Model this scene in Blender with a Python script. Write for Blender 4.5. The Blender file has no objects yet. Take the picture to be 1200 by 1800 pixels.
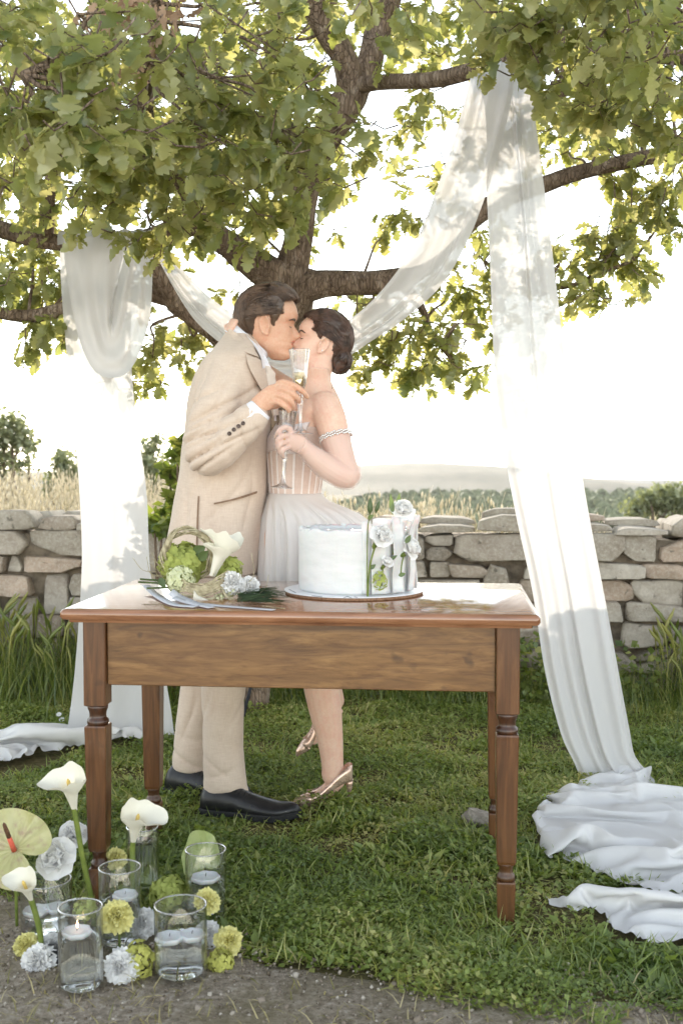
import bpy, math, random
import numpy as np
from mathutils import Vector, Matrix, Quaternion, noise as mnoise

random.seed(11)
RNG = np.random.default_rng(5)
PI = math.pi
scene = bpy.context.scene
COL = scene.collection

# ------------------------------------------------------------------ camera
F_PX, CAM_H = 2000.0, 1.19
PITCH = math.atan(100 / F_PX)
cd = bpy.data.cameras.new('camera')
cd.sensor_fit = 'VERTICAL'; cd.sensor_height = 36; cd.sensor_width = 24
cd.lens = F_PX / 1800 * 36
cd.clip_start = 0.05; cd.clip_end = 9000
cd.dof.use_dof = True; cd.dof.focus_distance = 3.6; cd.dof.aperture_fstop = 5.0
cam = bpy.data.objects.new('camera', cd); COL.objects.link(cam)
cam.location = (0, 0, CAM_H); cam.rotation_euler = (PI / 2 - PITCH, 0, 0)
scene.camera = cam

# ------------------------------------------------------------------ sky, sun, exposure
SUN_EL, SUN_AZ = math.radians(9.0), math.radians(-2.2)     # azimuth from +Y towards +X
w = bpy.data.worlds.new('World'); scene.world = w; w.use_nodes = True
wn = w.node_tree.nodes; wl = w.node_tree.links
for n in list(wn): wn.remove(n)
sky = wn.new('ShaderNodeTexSky'); sky.sky_type = 'NISHITA'; sky.sun_disc = False
sky.sun_elevation = SUN_EL; sky.sun_rotation = SUN_AZ
sky.altitude = 300; sky.air_density = 1.0; sky.dust_density = 0.03; sky.ozone_density = 1.0
hs = wn.new('ShaderNodeHueSaturation'); hs.inputs['Saturation'].default_value = 0.36
bg = wn.new('ShaderNodeBackground'); bg.inputs['Strength'].default_value = 0.15
wo = wn.new('ShaderNodeOutputWorld')
wl.new(sky.outputs[0], hs.inputs['Color']); wl.new(hs.outputs[0], bg.inputs[0]); wl.new(bg.outputs[0], wo.inputs[0])

sd = bpy.data.lights.new('sun', 'SUN'); sd.energy = 2.0; sd.angle = math.radians(0.55); sd.color = (1.0, 0.90, 0.76)
sun = bpy.data.objects.new('sun', sd); COL.objects.link(sun)
to_sun = Vector((math.sin(SUN_AZ) * math.cos(SUN_EL), math.cos(SUN_AZ) * math.cos(SUN_EL), math.sin(SUN_EL)))
sun.rotation_euler = to_sun.to_track_quat('Z', 'Y').to_euler()
sun.location = (0, 60, 20)

vs = scene.view_settings
scene.display_settings.display_device = 'sRGB'
vs.view_transform = 'Standard'; vs.look = 'None'; vs.gamma = 1.0; vs.use_curve_mapping = False
vs.exposure = 2.08
cy = scene.cycles
scene.render.engine = 'CYCLES'
cy.use_denoising = True
cy.max_bounces = 14; cy.diffuse_bounces = 5; cy.glossy_bounces = 5; cy.transmission_bounces = 12
cy.transparent_max_bounces = 24; cy.volume_bounces = 1
cy.sample_clamp_indirect = 8.0
cy.use_adaptive_sampling = True; cy.adaptive_threshold = 0.015

# ------------------------------------------------------------------ helpers
_fw = Vector((0, math.cos(PITCH), -math.sin(PITCH))); _up = Vector((0, math.sin(PITCH), math.cos(PITCH)))
def at(px, py, Y):
    """the point of the place seen at photograph pixel (px, py) whose distance along the view is Y"""
    d = Vector(((px - 600) / F_PX, 0, 0)) + _up * ((900 - py) / F_PX) + _fw
    t = Y / d.y
    return Vector((d.x * t, Y, CAM_H + d.z * t))
def ground_at(px, py, z=0.0):
    d = Vector(((px - 600) / F_PX, 0, 0)) + _up * ((900 - py) / F_PX) + _fw
    t = (z - CAM_H) / d.z
    return Vector((d.x * t, d.y * t, z))
def lerp(a, b, t): return a + (b - a) * t
def smooth(a, b, x):
    t = min(1, max(0, (x - a) / (b - a))); return t * t * (3 - 2 * t)
def interp(tab, x):
    if x <= tab[0][0]: return tab[0][1:]
    for p, q in zip(tab, tab[1:]):
        if x <= q[0]:
            t = (x - p[0]) / (q[0] - p[0])
            return tuple(lerp(a, b, t) for a, b in zip(p[1:], q[1:]))
    return tab[-1][1:]
def catmull(pts, n):
    """n points per span of a smooth curve through tuples of any length"""
    P = [np.array(p, float) for p in pts]; P = [2 * P[0] - P[1]] + P + [2 * P[-1] - P[-2]]
    out = []
    for i in range(1, len(P) - 2):
        for k in range(n):
            t = k / n; a, b, c, d = P[i - 1], P[i], P[i + 1], P[i + 2]
            out.append(.5 * (2 * b + (c - a) * t + (2 * a - 5 * b + 4 * c - d) * t * t + (3 * b - a - 3 * c + d) * t ** 3))
    out.append(P[-2]); return out
def nz(x, y=0., z=0.): return mnoise.noise(Vector((x, y, z)))

ORIGIN = {}
class MB:
    def __init__(self): self.v = []; self.f = []
    def add(self, verts, faces):
        b = len(self.v); self.v += [Vector(p) for p in verts]; self.f += [tuple(i + b for i in f) for f in faces]; return self
    def box(self, c, s, rz=0.0, bev=0.0):
        c = Vector(c); hx, hy, hz = s[0] / 2, s[1] / 2, s[2] / 2; R = Matrix.Rotation(rz, 3, 'Z')
        if bev <= 0:
            vv = [c + R @ Vector((x * hx, y * hy, z * hz)) for z in (-1, 1) for y in (-1, 1) for x in (-1, 1)]
            return self.add(vv, [(0, 2, 3, 1), (4, 5, 7, 6), (0, 1, 5, 4), (2, 6, 7, 3), (0, 4, 6, 2), (1, 3, 7, 5)])
        b = bev; rings = []
        for z, i in ((-hz, b), (-hz + b, 0), (hz - b, 0), (hz, b)):
            o = []
            for sx, sy in ((-1, -1), (1, -1), (1, 1), (-1, 1)):
                X, Y = hx - i, hy - i
                o += ([(sx * (X - b), sy * Y), (sx * X, sy * (Y - b))] if sx * sy < 0 else [(sx * X, sy * (Y - b)), (sx * (X - b), sy * Y)])
            o = [(-(hx - i), -(hy - i - b)), (-(hx - i - b), -(hy - i)), (hx - i - b, -(hy - i)), (hx - i, -(hy - i - b)),
                 (hx - i, hy - i - b), (hx - i - b, hy - i), (-(hx - i - b), hy - i), (-(hx - i), hy - i - b)]
            rings.append([c + R @ Vector((x, y, z)) for x, y in o])
        return self.loft(rings)
    def loft(self, rings, cap=True, closed=True):
        n = len(rings[0]); vv = [p for r in rings for p in r]; ff = []
        for i in range(len(rings) - 1):
            for j in range(n if closed else n - 1):
                k = (j + 1) % n
                ff.append((i * n + j, i * n + k, (i + 1) * n + k, (i + 1) * n + j))
        if cap and closed:
            ff.append(tuple(range(n - 1, -1, -1))); m = (len(rings) - 1) * n; ff.append(tuple(m + j for j in range(n)))
        return self.add(vv, ff)
    def tube(self, pts, rad, n=8, cap=True, flat=1.0, ref=(0, 0, 1), rough=0.0, seed=0.0):
        """tube along points; rad a number or a list; flat squashes the section along its second axis"""
        P = [Vector(p) for p in pts]
        if not hasattr(rad, '__len__'): rad = [rad] * len(P)
        rings = []; u = None
        for i, p in enumerate(P):
            t = (P[min(i + 1, len(P) - 1)] - P[max(i - 1, 0)])
            if t.length < 1e-9: t = Vector((0, 0, 1))
            t.normalize()
            if u is None:
                u = Vector(ref).cross(t)
                if u.length < 1e-3: u = Vector((1, 0, 0)).cross(t)
            u = (u - t * u.dot(t)).normalized(); v = t.cross(u)
            rr = []
            for j in range(n):
                a = 2 * PI * j / n; r = rad[i]
                if rough: r *= 1 + rough * nz(math.cos(a) * 1.7 + seed, math.sin(a) * 1.7, i * .35 + seed)
                rr.append(p + u * (math.cos(a) * r) + v * (math.sin(a) * r * flat))
            rings.append(rr)
        return self.loft(rings, cap)
    def lathe(self, prof, n=24, c=(0, 0, 0), cap=True):
        c = Vector(c)
        return self.loft([[c + Vector((r * math.cos(2 * PI * j / n), r * math.sin(2 * PI * j / n), z)) for j in range(n)] for r, z in prof], cap)
    def ball(self, c, r, n=10, m=7):
        c = Vector(c); r = Vector(r) if hasattr(r, '__len__') else Vector((r, r, r))
        rings = []
        for i in range(m + 1):
            a = PI * (i + .02) / (m + .04)
            rings.append([c + Vector((r.x * math.sin(a) * math.cos(2 * PI * j / n), r.y * math.sin(a) * math.sin(2 * PI * j / n), -r.z * math.cos(a))) for j in range(n)])
        return self.loft(rings)
    def sheet(self, fn, nu, nv):
        """open grid of fn(u, v) with u, v in 0..1"""
        rows = [[Vector(fn(i / nu, j / nv)) for i in range(nu + 1)] for j in range(nv + 1)]
        return self.loft(rows, cap=False, closed=False)
    def xf(self, M): self.v = [M @ p for p in self.v]; return self

def link_mesh(name, me, mats, parent=None, smooth_sh=True):
    o = bpy.data.objects.new(name, me); COL.objects.link(o)
    for m in (mats if isinstance(mats, (list, tuple)) else [mats]): me.materials.append(m)
    if parent is not None: o.parent = parent
    if smooth_sh and len(me.polygons):
        me.polygons.foreach_set('use_smooth', np.ones(len(me.polygons), dtype=bool))
    return o
def obj(name, mb, mat, parent=None, smooth_sh=True, angle=None):
    """links what mb collected (world coordinates) as ONE mesh object under parent"""
    og = Vector((0, 0, 0))
    if parent is not None: og = ORIGIN.get(parent.name, og)
    me = bpy.data.meshes.new(name)
    me.from_pydata([tuple(p - og) for p in mb.v], [], mb.f); me.update()
    o = link_mesh(name, me, mat, parent, smooth_sh)
    ORIGIN[o.name] = og.copy()
    if angle is not None: me.set_sharp_from_angle(angle=math.radians(angle))
    return o
def top_obj(name, mb, mat, loc, **k):
    """a thing that is one mesh, its origin at loc"""
    me = bpy.data.meshes.new(name); loc = Vector(loc)
    me.from_pydata([tuple(p - loc) for p in mb.v], [], mb.f); me.update()
    o = link_mesh(name, me, mat, None, k.get('smooth_sh', True)); o.location = loc; ORIGIN[o.name] = loc.copy()
    if k.get('angle'): me.set_sharp_from_angle(angle=math.radians(k['angle']))
    return o
def thing(name, label, cat, loc=(0, 0, 0), group=None):
    o = bpy.data.objects.new(name, None); COL.objects.link(o); o.location = loc; o.empty_display_size = .1
    ORIGIN[o.name] = Vector(loc); return tag(o, label, cat, group)
def tag(o, label=None, cat=None, group=None, kind=None):
    if label: o['label'] = label
    if cat: o['category'] = cat
    if group: o['group'] = group
    if kind: o['kind'] = kind
    return o
def np_mesh(name, V, F, mat, kind=None, parent=None, tint=None, smooth_sh=True, label=None, loc=None):
    """V (n,3) floats, F (m,k) ints: one mesh built in bulk; tint (n,) goes to a point attribute"""
    V = np.asarray(V, dtype=np.float32); F = np.asarray(F, dtype=np.int32)
    if parent is not None: V = V - np.array(ORIGIN[parent.name], dtype=np.float32)
    me = bpy.data.meshes.new(name); k = F.shape[1]
    me.vertices.add(len(V)); me.vertices.foreach_set('co', V.ravel())
    me.loops.add(F.size); me.loops.foreach_set('vertex_index', F.ravel())
    me.polygons.add(len(F)); me.polygons.foreach_set('loop_start', np.arange(0, F.size, k, dtype=np.int32))
    me.update(calc_edges=True); me.validate()
    if tint is not None:
        a = me.attributes.new('tint', 'FLOAT', 'POINT'); a.data.foreach_set('value', np.asarray(tint, dtype=np.float32))
    o = link_mesh(name, me, mat, parent, smooth_sh); tag(o, label, kind=kind); return o
def scatter(base_v, base_f, M, T):
    """copies of a small mesh: M (n,3,3) with T (n,3)"""
    V = np.einsum('nij,kj->nki', M, base_v) + T[:, None, :]
    n, k = len(M), len(base_v)
    F = (base_f[None] + (np.arange(n) * k)[:, None, None]).reshape(-1, base_f.shape[1])
    return V.reshape(-1, 3), F
def frames(dirs, ups):
    """(n,3) directions as local +Y, ups as near local +Z -> (n,3,3)"""
    d = dirs / np.linalg.norm(dirs, axis=1, keepdims=True)
    x = np.cross(d, ups); x /= np.linalg.norm(x, axis=1, keepdims=True) + 1e-9
    z = np.cross(x, d); return np.stack([x, d, z], axis=2)
_dg = None
def remesh(o, size, sm=2, factor=.5):
    """fuse the overlapping closed pieces of o into one skin"""
    m = o.modifiers.new('r', 'REMESH'); m.mode = 'VOXEL'; m.voxel_size = size; m.use_smooth_shade = True
    if sm:
        s = o.modifiers.new('s', 'SMOOTH'); s.iterations = sm; s.factor = factor
    dg = bpy.context.evaluated_depsgraph_get()
    me = bpy.data.meshes.new_from_object(o.evaluated_get(dg)); old = o.data
    o.modifiers.clear(); mats = list(old.materials); o.data = me
    me.materials.clear()
    for k in mats: me.materials.append(k)
    bpy.data.meshes.remove(old)
    me.polygons.foreach_set('use_smooth', np.ones(len(me.polygons), dtype=bool)); return o

# ------------------------------------------------------------------ materials
def srgb(r, g, b):
    f = lambda c: (c / 255 / 12.92) if c / 255 <= .04045 else ((c / 255 + .055) / 1.055) ** 2.4
    return (f(r), f(g), f(b), 1)
def c4(c): return tuple(c) + (1,) if len(c) == 3 else tuple(c)
def new_mat(name):
    m = bpy.data.materials.new(name); m.use_nodes = True; nt = m.node_tree
    for n in list(nt.nodes): nt.nodes.remove(n)
    out = nt.nodes.new('ShaderNodeOutputMaterial'); return m, nt, out
def N(nt, t, **k):
    n = nt.nodes.new(t)
    for a, b in k.items():
        if a in ('data_type', 'blend_type', 'operation', 'noise_dimensions', 'feature', 'attribute_name', 'distance', 'wave_type', 'bands_direction', 'musgrave_type', 'noise_type'): setattr(n, a, b)
        else: n.inputs[a.replace('_', ' ')].default_value = b
    return n
def ramp(nt, fac, stops):
    r = nt.nodes.new('ShaderNodeValToRGB'); e = r.color_ramp.elements
    while len(e) < len(stops): e.new(.5)
    for k, (p, c) in enumerate(stops): e[k].position = p; e[k].color = c4(c)
    nt.links.new(fac, r.inputs[0]); return r.outputs[0]
def mixc(nt, f, a, b, blend='MIX'):
    m = nt.nodes.new('ShaderNodeMix'); m.data_type = 'RGBA'; m.blend_type = blend
    for s, x in ((m.inputs[0], f), (m.inputs[6], a), (m.inputs[7], b)):
        if hasattr(x, 'links'): nt.links.new(x, s)
        else: s.default_value = x if not hasattr(x, '__len__') else c4(x)
    return m.outputs[2]
def coords(nt, scale=(1, 1, 1), kind='Object'):
    tc = nt.nodes.new('ShaderNodeTexCoord'); mp = nt.nodes.new('ShaderNodeMapping')
    mp.inputs['Scale'].default_value = scale; nt.links.new(tc.outputs[kind], mp.inputs[0]); return mp.outputs[0]
def tex(nt, vec, scale, detail=4, rough=.55, dist=0.0):
    n = nt.nodes.new('ShaderNodeTexNoise'); n.inputs['Scale'].default_value = scale; n.inputs['Detail'].default_value = detail
    n.inputs['Roughness'].default_value = rough; n.inputs['Distortion'].default_value = dist
    nt.links.new(vec, n.inputs['Vector']); return n.outputs[0]
def bump(nt, h, strength, dist):
    b = nt.nodes.new('ShaderNodeBump'); b.inputs['Strength'].default_value = strength; b.inputs['Distance'].default_value = dist
    nt.links.new(h, b.inputs['Height']); return b.outputs[0]
def principled(nt, out, color, rough=.6, spec=.4, normal=None, **k):
    p = nt.nodes.new('ShaderNodeBsdfPrincipled')
    if hasattr(color, 'links'): nt.links.new(color, p.inputs['Base Color'])
    else: p.inputs['Base Color'].default_value = c4(color)
    if hasattr(rough, 'links'): nt.links.new(rough, p.inputs['Roughness'])
    else: p.inputs['Roughness'].default_value = rough
    p.inputs['Specular IOR Level'].default_value = spec
    if normal is not None: nt.links.new(normal, p.inputs['Normal'])
    for a, b in k.items(): p.inputs[a.replace('_', ' ')].default_value = b
    if out is not None: nt.links.new(p.outputs[0], out.inputs[0])
    return p
def mottled(name, a, b, scale=20, rough=.6, spec=.35, bumpd=.002, bscale=60, stretch=(1, 1, 1), lo=.35, hi=.65, **k):
    m, nt, out = new_mat(name); v = coords(nt, stretch)
    col = ramp(nt, tex(nt, v, scale), [(lo, a), (hi, b)])
    principled(nt, out, col, rough, spec, bump(nt, tex(nt, v, bscale, 6), .6, bumpd), **k); return m
def add_shaders(nt, fac, s1, s2):
    m = nt.nodes.new('ShaderNodeMixShader')
    if hasattr(fac, 'links'): nt.links.new(fac, m.inputs[0])
    else: m.inputs[0].default_value = fac
    nt.links.new(s1, m.inputs[1]); nt.links.new(s2, m.inputs[2]); return m.outputs[0]
def thin_mat(name, dif, tra, f_tra=.4, f_clear=0.0, rough=.5, gloss=.0, bumpd=0.0, bscale=200, vary=None, attr=None, var_amt=.5, stretch=(1, 1, 1)):
    """thin stuff light comes through (cloth, petals, leaves): diffuse + translucent (+ clear gaps)"""
    m, nt, out = new_mat(name); v = coords(nt, stretch)
    nrm = bump(nt, tex(nt, v, bscale, 3), .7, bumpd) if bumpd else None
    def tinted(c):
        if vary is None: return None
        if attr == 'object': s = nt.nodes.new('ShaderNodeObjectInfo').outputs['Random']
        elif attr: a = nt.nodes.new('ShaderNodeAttribute'); a.attribute_name = attr; s = a.outputs['Fac']
        else: s = tex(nt, v, vary if isinstance(vary, (int, float)) else 12)
        return s
    s = tinted(dif)
    def colr(c):
        if s is None: return c
        return ramp(nt, s, [(0, [x * (1 - var_amt) for x in c[:3]]), (1, [min(1, x * (1 + var_amt)) for x in c[:3]])]) if attr is None or True else c
    d = nt.nodes.new('ShaderNodeBsdfDiffuse'); t = nt.nodes.new('ShaderNodeBsdfTranslucent')
    for node, c in ((d, colr(dif)), (t, colr(tra))):
        if hasattr(c, 'links'): nt.links.new(c, node.inputs[0])
        else: node.inputs[0].default_value = c4(c)
        if nrm is not None: nt.links.new(nrm, node.inputs['Normal'])
    sh = add_shaders(nt, f_tra, d.outputs[0], t.outputs[0])
    if gloss:
        g = nt.nodes.new('ShaderNodeBsdfGlossy'); g.inputs['Roughness'].default_value = rough
        sh = add_shaders(nt, gloss, sh, g.outputs[0])
    if f_clear:
        c = nt.nodes.new('ShaderNodeBsdfTransparent'); sh = add_shaders(nt, f_clear, sh, c.outputs[0])
    nt.links.new(sh, out.inputs[0]); return m
# ================================================================== the setting
def path_edge(x):
    return interp([(-3, 3.35), (-1.2, 3.12), (-.9, 3.0), (-.5, 2.8), (-.2, 2.6), (.2, 2.47), (.5, 2.40), (1, 2.36), (3, 2.3)], x)[0]
def land(x, y):
    z = -.0 if y < 9 else -9.5 * smooth(9, 110, y)
    if y > 9: z += .25 * nz(x * .06, y * .06) * smooth(9, 20, y)
    if y > 300: z -= 22 * smooth(300, 520, y)
    if y < 7: z += .012 * nz(x * 1.7, y * 1.7)
    return z
def ground_material():
    m, nt, out = new_mat('soil and turf'); v = coords(nt)
    big = tex(nt, v, .9, 5); fine = tex(nt, v, 40, 6)
    col = ramp(nt, big, [(.3, srgb(74, 80, 44)), (.5, srgb(96, 92, 58)), (.7, srgb(112, 98, 74))])
    col = mixc(nt, .45, col, ramp(nt, fine, [(.3, srgb(58, 56, 36)), (.7, srgb(128, 114, 88))]))
    principled(nt, out, col, .95, .1, bump(nt, fine, .8, .02)); return m
ys = list(np.concatenate([np.linspace(-4, 8, 61), np.geomspace(8.3, 60, 40), np.geomspace(63, 560, 40)]))
V = []; F = []; nx = 60
for y in ys:
    for i in range(nx + 1):
        x = (i / nx * 2 - 1) * (7 + max(0, y) * .9); V.append((x, y, land(x, y)))
for j in range(len(ys) - 1):
    for i in range(nx):
        a = j * (nx + 1) + i; F.append((a, a + 1, a + nx + 2, a + nx + 1))
g = np_mesh('ground', V, F, ground_material(), kind='structure')

# gravel path in front
def path_material():
    m, nt, out = new_mat('grit path'); v = coords(nt)
    f = tex(nt, v, 55, 8, .7); b = tex(nt, v, 3, 4)
    col = ramp(nt, f, [(.28, srgb(98, 90, 78)), (.5, srgb(156, 144, 128)), (.72, srgb(204, 194, 180))])
    col = mixc(nt, ramp(nt, b, [(.42, (0, 0, 0)), (.62, (.6, .6, .6))]), col, srgb(112, 104, 74))
    principled(nt, out, col, .95, .15, bump(nt, f, 1, .012)); return m
b = MB()
def path_pt(u, v):
    x = -3 + u * 6; y1 = path_edge(x) + .05 + .04 * nz(x * 5, 3.3); y = lerp(-3, y1, 1 - (1 - v) ** 1.6)
    return (x, y, land(x, y) + .006 + .006 * nz(x * 9, y * 9) * v - .012 * smooth(.93, 1, v))
b.sheet(path_pt, 90, 60); tag(obj('gravel_path', b, path_material()), kind='structure')

# hills across the valley
def hill_mat(name, a, c, s):
    m, nt, out = new_mat(name); v = coords(nt, (1, .35, 1))
    col = ramp(nt, tex(nt, v, s, 5, .6), [(.35, a), (.62, c)]); principled(nt, out, col, .95, .05); return m
def ridge(x_px, tab): return interp(tab, x_px)[0]
def hill_sheet(name, Y0, Y1, tab, z0, mat, bumpy):
    b = MB()
    def f(u, v):
        px = lerp(-900, 2100, u); Y = lerp(Y0, Y1, v); top = CAM_H - (ridge(px, tab) - 800) / 2000 * Y1
        k = smooth(0, .85, v); x = (px - 600) / 2000 * Y1
        z = lerp(z0, top, k) - (smooth(.9, 1, v) * 3) + bumpy * nz(x * .012, Y * .01) * k * (1 - smooth(.75, .95, v)) * 2
        return (x, Y, z)
    b.sheet(f, 90, 24); return tag(obj(name, b, mat), kind='structure')
hill_sheet('hills', 620, 1150, [(-900, 832), (300, 826), (600, 818), (690, 813), (760, 812), (850, 818), (930, 828), (1010, 838), (1100, 848), (1300, 853), (2100, 850)], -30,
           hill_mat('dry hillside', srgb(104, 98, 80), srgb(70, 74, 58), .02), 3)
hill_sheet('hills', 1250, 1700, [(-900, 834), (700, 836), (1000, 840), (1090, 841), (1200, 843), (2100, 838)], -40,
           hill_mat('far ridge', srgb(80, 84, 78), srgb(64, 72, 68), .01), 2)

# olive grove in rows on the valley side: reads as one mass
foli_far = mottled('olive grove leaves', srgb(84, 92, 66), srgb(140, 146, 112), 1.3, .8, .1, .1, 4)
bv = []; bf = []; t0 = MB().ball((0, 0, 0), 1, 7, 5); bf0 = np.array([f for f in t0.f if len(f) == 4]); bv0 = np.array([tuple(p) for p in t0.v])
Vs = []; Fs = []; c = 0
for r in range(15):
    Y = 150 + r * 8.6
    for k in range(-4, 46):
        x = 4 + k * 3.3 + r * 1.6 + RNG.normal() * .5; y = Y + RNG.normal() * .5 + k * .5
        if x / y < -.05 or x / y > .48 or y < 150 or (x / y < .12 and y > 300): continue
        s = RNG.uniform(1.05, 1.45); P = bv0 * np.array([s * 1.25, s * 1.2, s]) * (1 + .28 * RNG.standard_normal((len(bv0), 1)))
        Vs.append(P + np.array([x, y, land(x, y) + s * .9])); Fs.append(bf0 + c); c += len(P)
np_mesh('olive_grove', np.concatenate(Vs), np.concatenate(Fs), foli_far, kind='stuff', label='rows of olive trees far off on the valley side')

# ------------------------------------------------------------------ dry stone wall
def stone_material():
    m, nt, out = new_mat('limestone'); v = coords(nt); oi = nt.nodes.new('ShaderNodeObjectInfo')
    base = ramp(nt, oi.outputs['Random'], [(0, srgb(140, 133, 124)), (.3, srgb(170, 162, 150)), (.55, srgb(190, 183, 173)), (.8, srgb(164, 152, 140)), (1, srgb(184, 164, 148))])
    n1 = tex(nt, v, 9, 6, .65); n2 = tex(nt, v, 60, 6, .7); n3 = tex(nt, v, 22, 3, .5)
    col = mixc(nt, ramp(nt, n1, [(.35, (.0, .0, .0)), (.75, (.75, .75, .75))]), base, srgb(126, 112, 98))
    col = mixc(nt, ramp(nt, n2, [(.45, (0, 0, 0)), (.7, (.5, .5, .5))]), col, srgb(206, 200, 188))
    col = mixc(nt, ramp(nt, n3, [(.66, (0, 0, 0)), (.72, (.7, .7, .7))]), col, srgb(92, 88, 80))
    principled(nt, out, col, .92, .15, bump(nt, mixc(nt, .5, n1, n2), .9, .012)); return m
STONE = stone_material()
WA, WB = Vector((-4.2, 6.35, 0)), Vector((4.0, 5.40, 0))
WL = (WB - WA).length; wd = (WB - WA).normalized(); wnrm = Vector((wd.y, -wd.x, 0))          # wnrm points to the camera
wall = thing('dry_stone_wall', 'low dry stone wall of rough grey limestone behind the couple', 'wall', tuple((WA + WB) / 2))
def wp(s, t, d=0.0): return WA + wd * s + Vector((0, 0, t)) + wnrm * d
def wall_top(s): return .80 + .03 * nz(s * .9, 7)
def clip(poly, nx_, ny_, c_):
    out = []
    for i in range(len(poly)):
        a, b = poly[i], poly[(i + 1) % len(poly)]
        da, db = a[0] * nx_ + a[1] * ny_ - c_, b[0] * nx_ + b[1] * ny_ - c_
        if da <= 0: out.append(a)
        if da * db < 0:
            t = da / (da - db); out.append((lerp(a[0], b[0], t), lerp(a[1], b[1], t)))
    return out
rw = random.Random(21)
def stone_mesh(b, poly, cx, cy_, prot, depth, rnd, tilt, place):
    """an uneven block: outline in the wall's face, broken front, thick body"""
    pts = []
    for i in range(len(poly)):
        a, q = poly[i], poly[(i + 1) % len(poly)]; L = math.hypot(q[0] - a[0], q[1] - a[1]); n = max(1, int(L / .032))
        for k in range(n): pts.append((lerp(a[0], q[0], k / n), lerp(a[1], q[1], k / n)))
    sd_ = rnd.uniform(0, 90); rings = []; fx, fy = rnd.uniform(-1, 1), rnd.uniform(-1, 1)
    def ring(k, d, j, rg=1.0):
        R = []
        for (x, y) in pts:
            nn = nz(x * 11 + sd_, y * 13, d * 9)
            kx = k + j * nn
            X = cx + (x - cx) * kx; Yy = cy_ + (y - cy_) * kx
            f1 = nz(X * 9 + sd_, Yy * 11, 1.); f2 = nz(X * 26, Yy * 26 + sd_, 5.); f3 = abs(((X - cx) * fx + (Yy - cy_) * fy) * 9 + f1) 
            R.append(place(X, Yy, d + tilt[0] * (x - cx) * k + tilt[1] * (y - cy_) * k + rg * (.020 * f1 + .008 * f2 - .012 * min(1, f3))))
        return R
    b.loft([ring(.84, prot - depth, .05, .3), ring(.98, prot - .07, .06, .6), ring(1.0, prot - .03, .06), ring(.975, prot - .008, .07), ring(.90, prot, .06), ring(.68, prot + .002, .08), ring(.42, prot + .003, .08), ring(.16, prot + .003, .05)])
n_st = 0
def lay(P, face):
    """one stone filling quad P (s, t corners), its corners broken off"""
    global n_st
    cx = sum(p[0] for p in P) / len(P); cy_ = sum(p[1] for p in P) / len(P); Q = []
    for i in range(len(P)):
        a, p, q = P[i - 1], P[i], P[(i + 1) % len(P)]
        g = rw.uniform(.001, .006); p = (p[0] + math.copysign(g, cx - p[0]), p[1] + math.copysign(g, cy_ - p[1]))
        c1, c2 = (rw.uniform(.03, .09), rw.uniform(.05, .16)) if rw.random() < .62 else (rw.uniform(.14, .32), rw.uniform(.2, .46))
        Q += [(lerp(p[0], a[0], c1 if i % 2 else c2), lerp(p[1], a[1], c1 if i % 2 else c2)), (lerp(p[0], q[0], c2 if i % 2 else c1), lerp(p[1], q[1], c2 if i % 2 else c1))]
    b = MB(); stone_mesh(b, Q, cx, cy_, rw.uniform(-.03, .045), .24, rw, (rw.uniform(-.18, .18), rw.uniform(-.35, .25)), wp)
    obj('stone', b, STONE, wall, angle=42); n_st += 1
rows = [0.0]
while rows[-1] < .70: rows.append(rows[-1] + rw.choice([.06, .085, .1, .125, .16]))
rows[-1] = .79
def row_y(i, s): return rows[i] + (0 if i in (0,) else .046 * nz(s * 1.9 + i * 13, i * 5) + .024 * nz(s * 6 + i * 7, i))
skip = {}
for i in range(len(rows) - 1):
    h = rows[i + 1] - rows[i]; s = rw.uniform(-.2, 0)
    while s < WL:
        k = rw.random(); w_ = max(.07, h * (rw.uniform(2.4, 4.2) if k < .2 else rw.uniform(.9, 2.0)))
        t0, t1 = rw.uniform(-.034, .034), rw.uniform(-.034, .034); e = s + w_
        if any(a < (s + e) / 2 < c for a, c in skip.get(i, [])): s = e; continue
        top = i + 1
        if rw.random() < .13 and i + 2 < len(rows) and .1 < w_ < .26: top = i + 2; skip.setdefault(i + 1, []).append((s - .02, e + .02))
        bl, br = (s, row_y(i, s)), (e, row_y(i, e)); tl_, tr_ = (s + t0, row_y(top, s)), (e + t1, row_y(top, e))
        if h > .12 and top == i + 1 and rw.random() < .28 and w_ < .3:
            f = rw.uniform(.35, .65); ml = (lerp(bl[0], tl_[0], f), lerp(bl[1], tl_[1], f + rw.uniform(-.12, .12))); mr = (lerp(br[0], tr_[0], f), lerp(br[1], tr_[1], f + rw.uniform(-.12, .12)))
            if rw.random() < .5: lay([bl, br, mr, ml], 0); lay([ml, mr, tr_, tl_], 0)
            else:
                g = rw.uniform(.35, .65); mb_ = (lerp(bl[0], br[0], g), lerp(bl[1], br[1], g)); mt_ = (lerp(tl_[0], tr_[0], g + rw.uniform(-.2, .2)), lerp(tl_[1], tr_[1], g)); mm = (lerp(mb_[0], mt_[0], f), lerp(mb_[1], mt_[1], f))
                lay([bl, mb_, mt_, tl_], 0); lay([mb_, br, mr, mm], 0); lay([mm, mr, tr_, mt_], 0)
        else: lay([bl, br, tr_, tl_], 0)
        s = e
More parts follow.
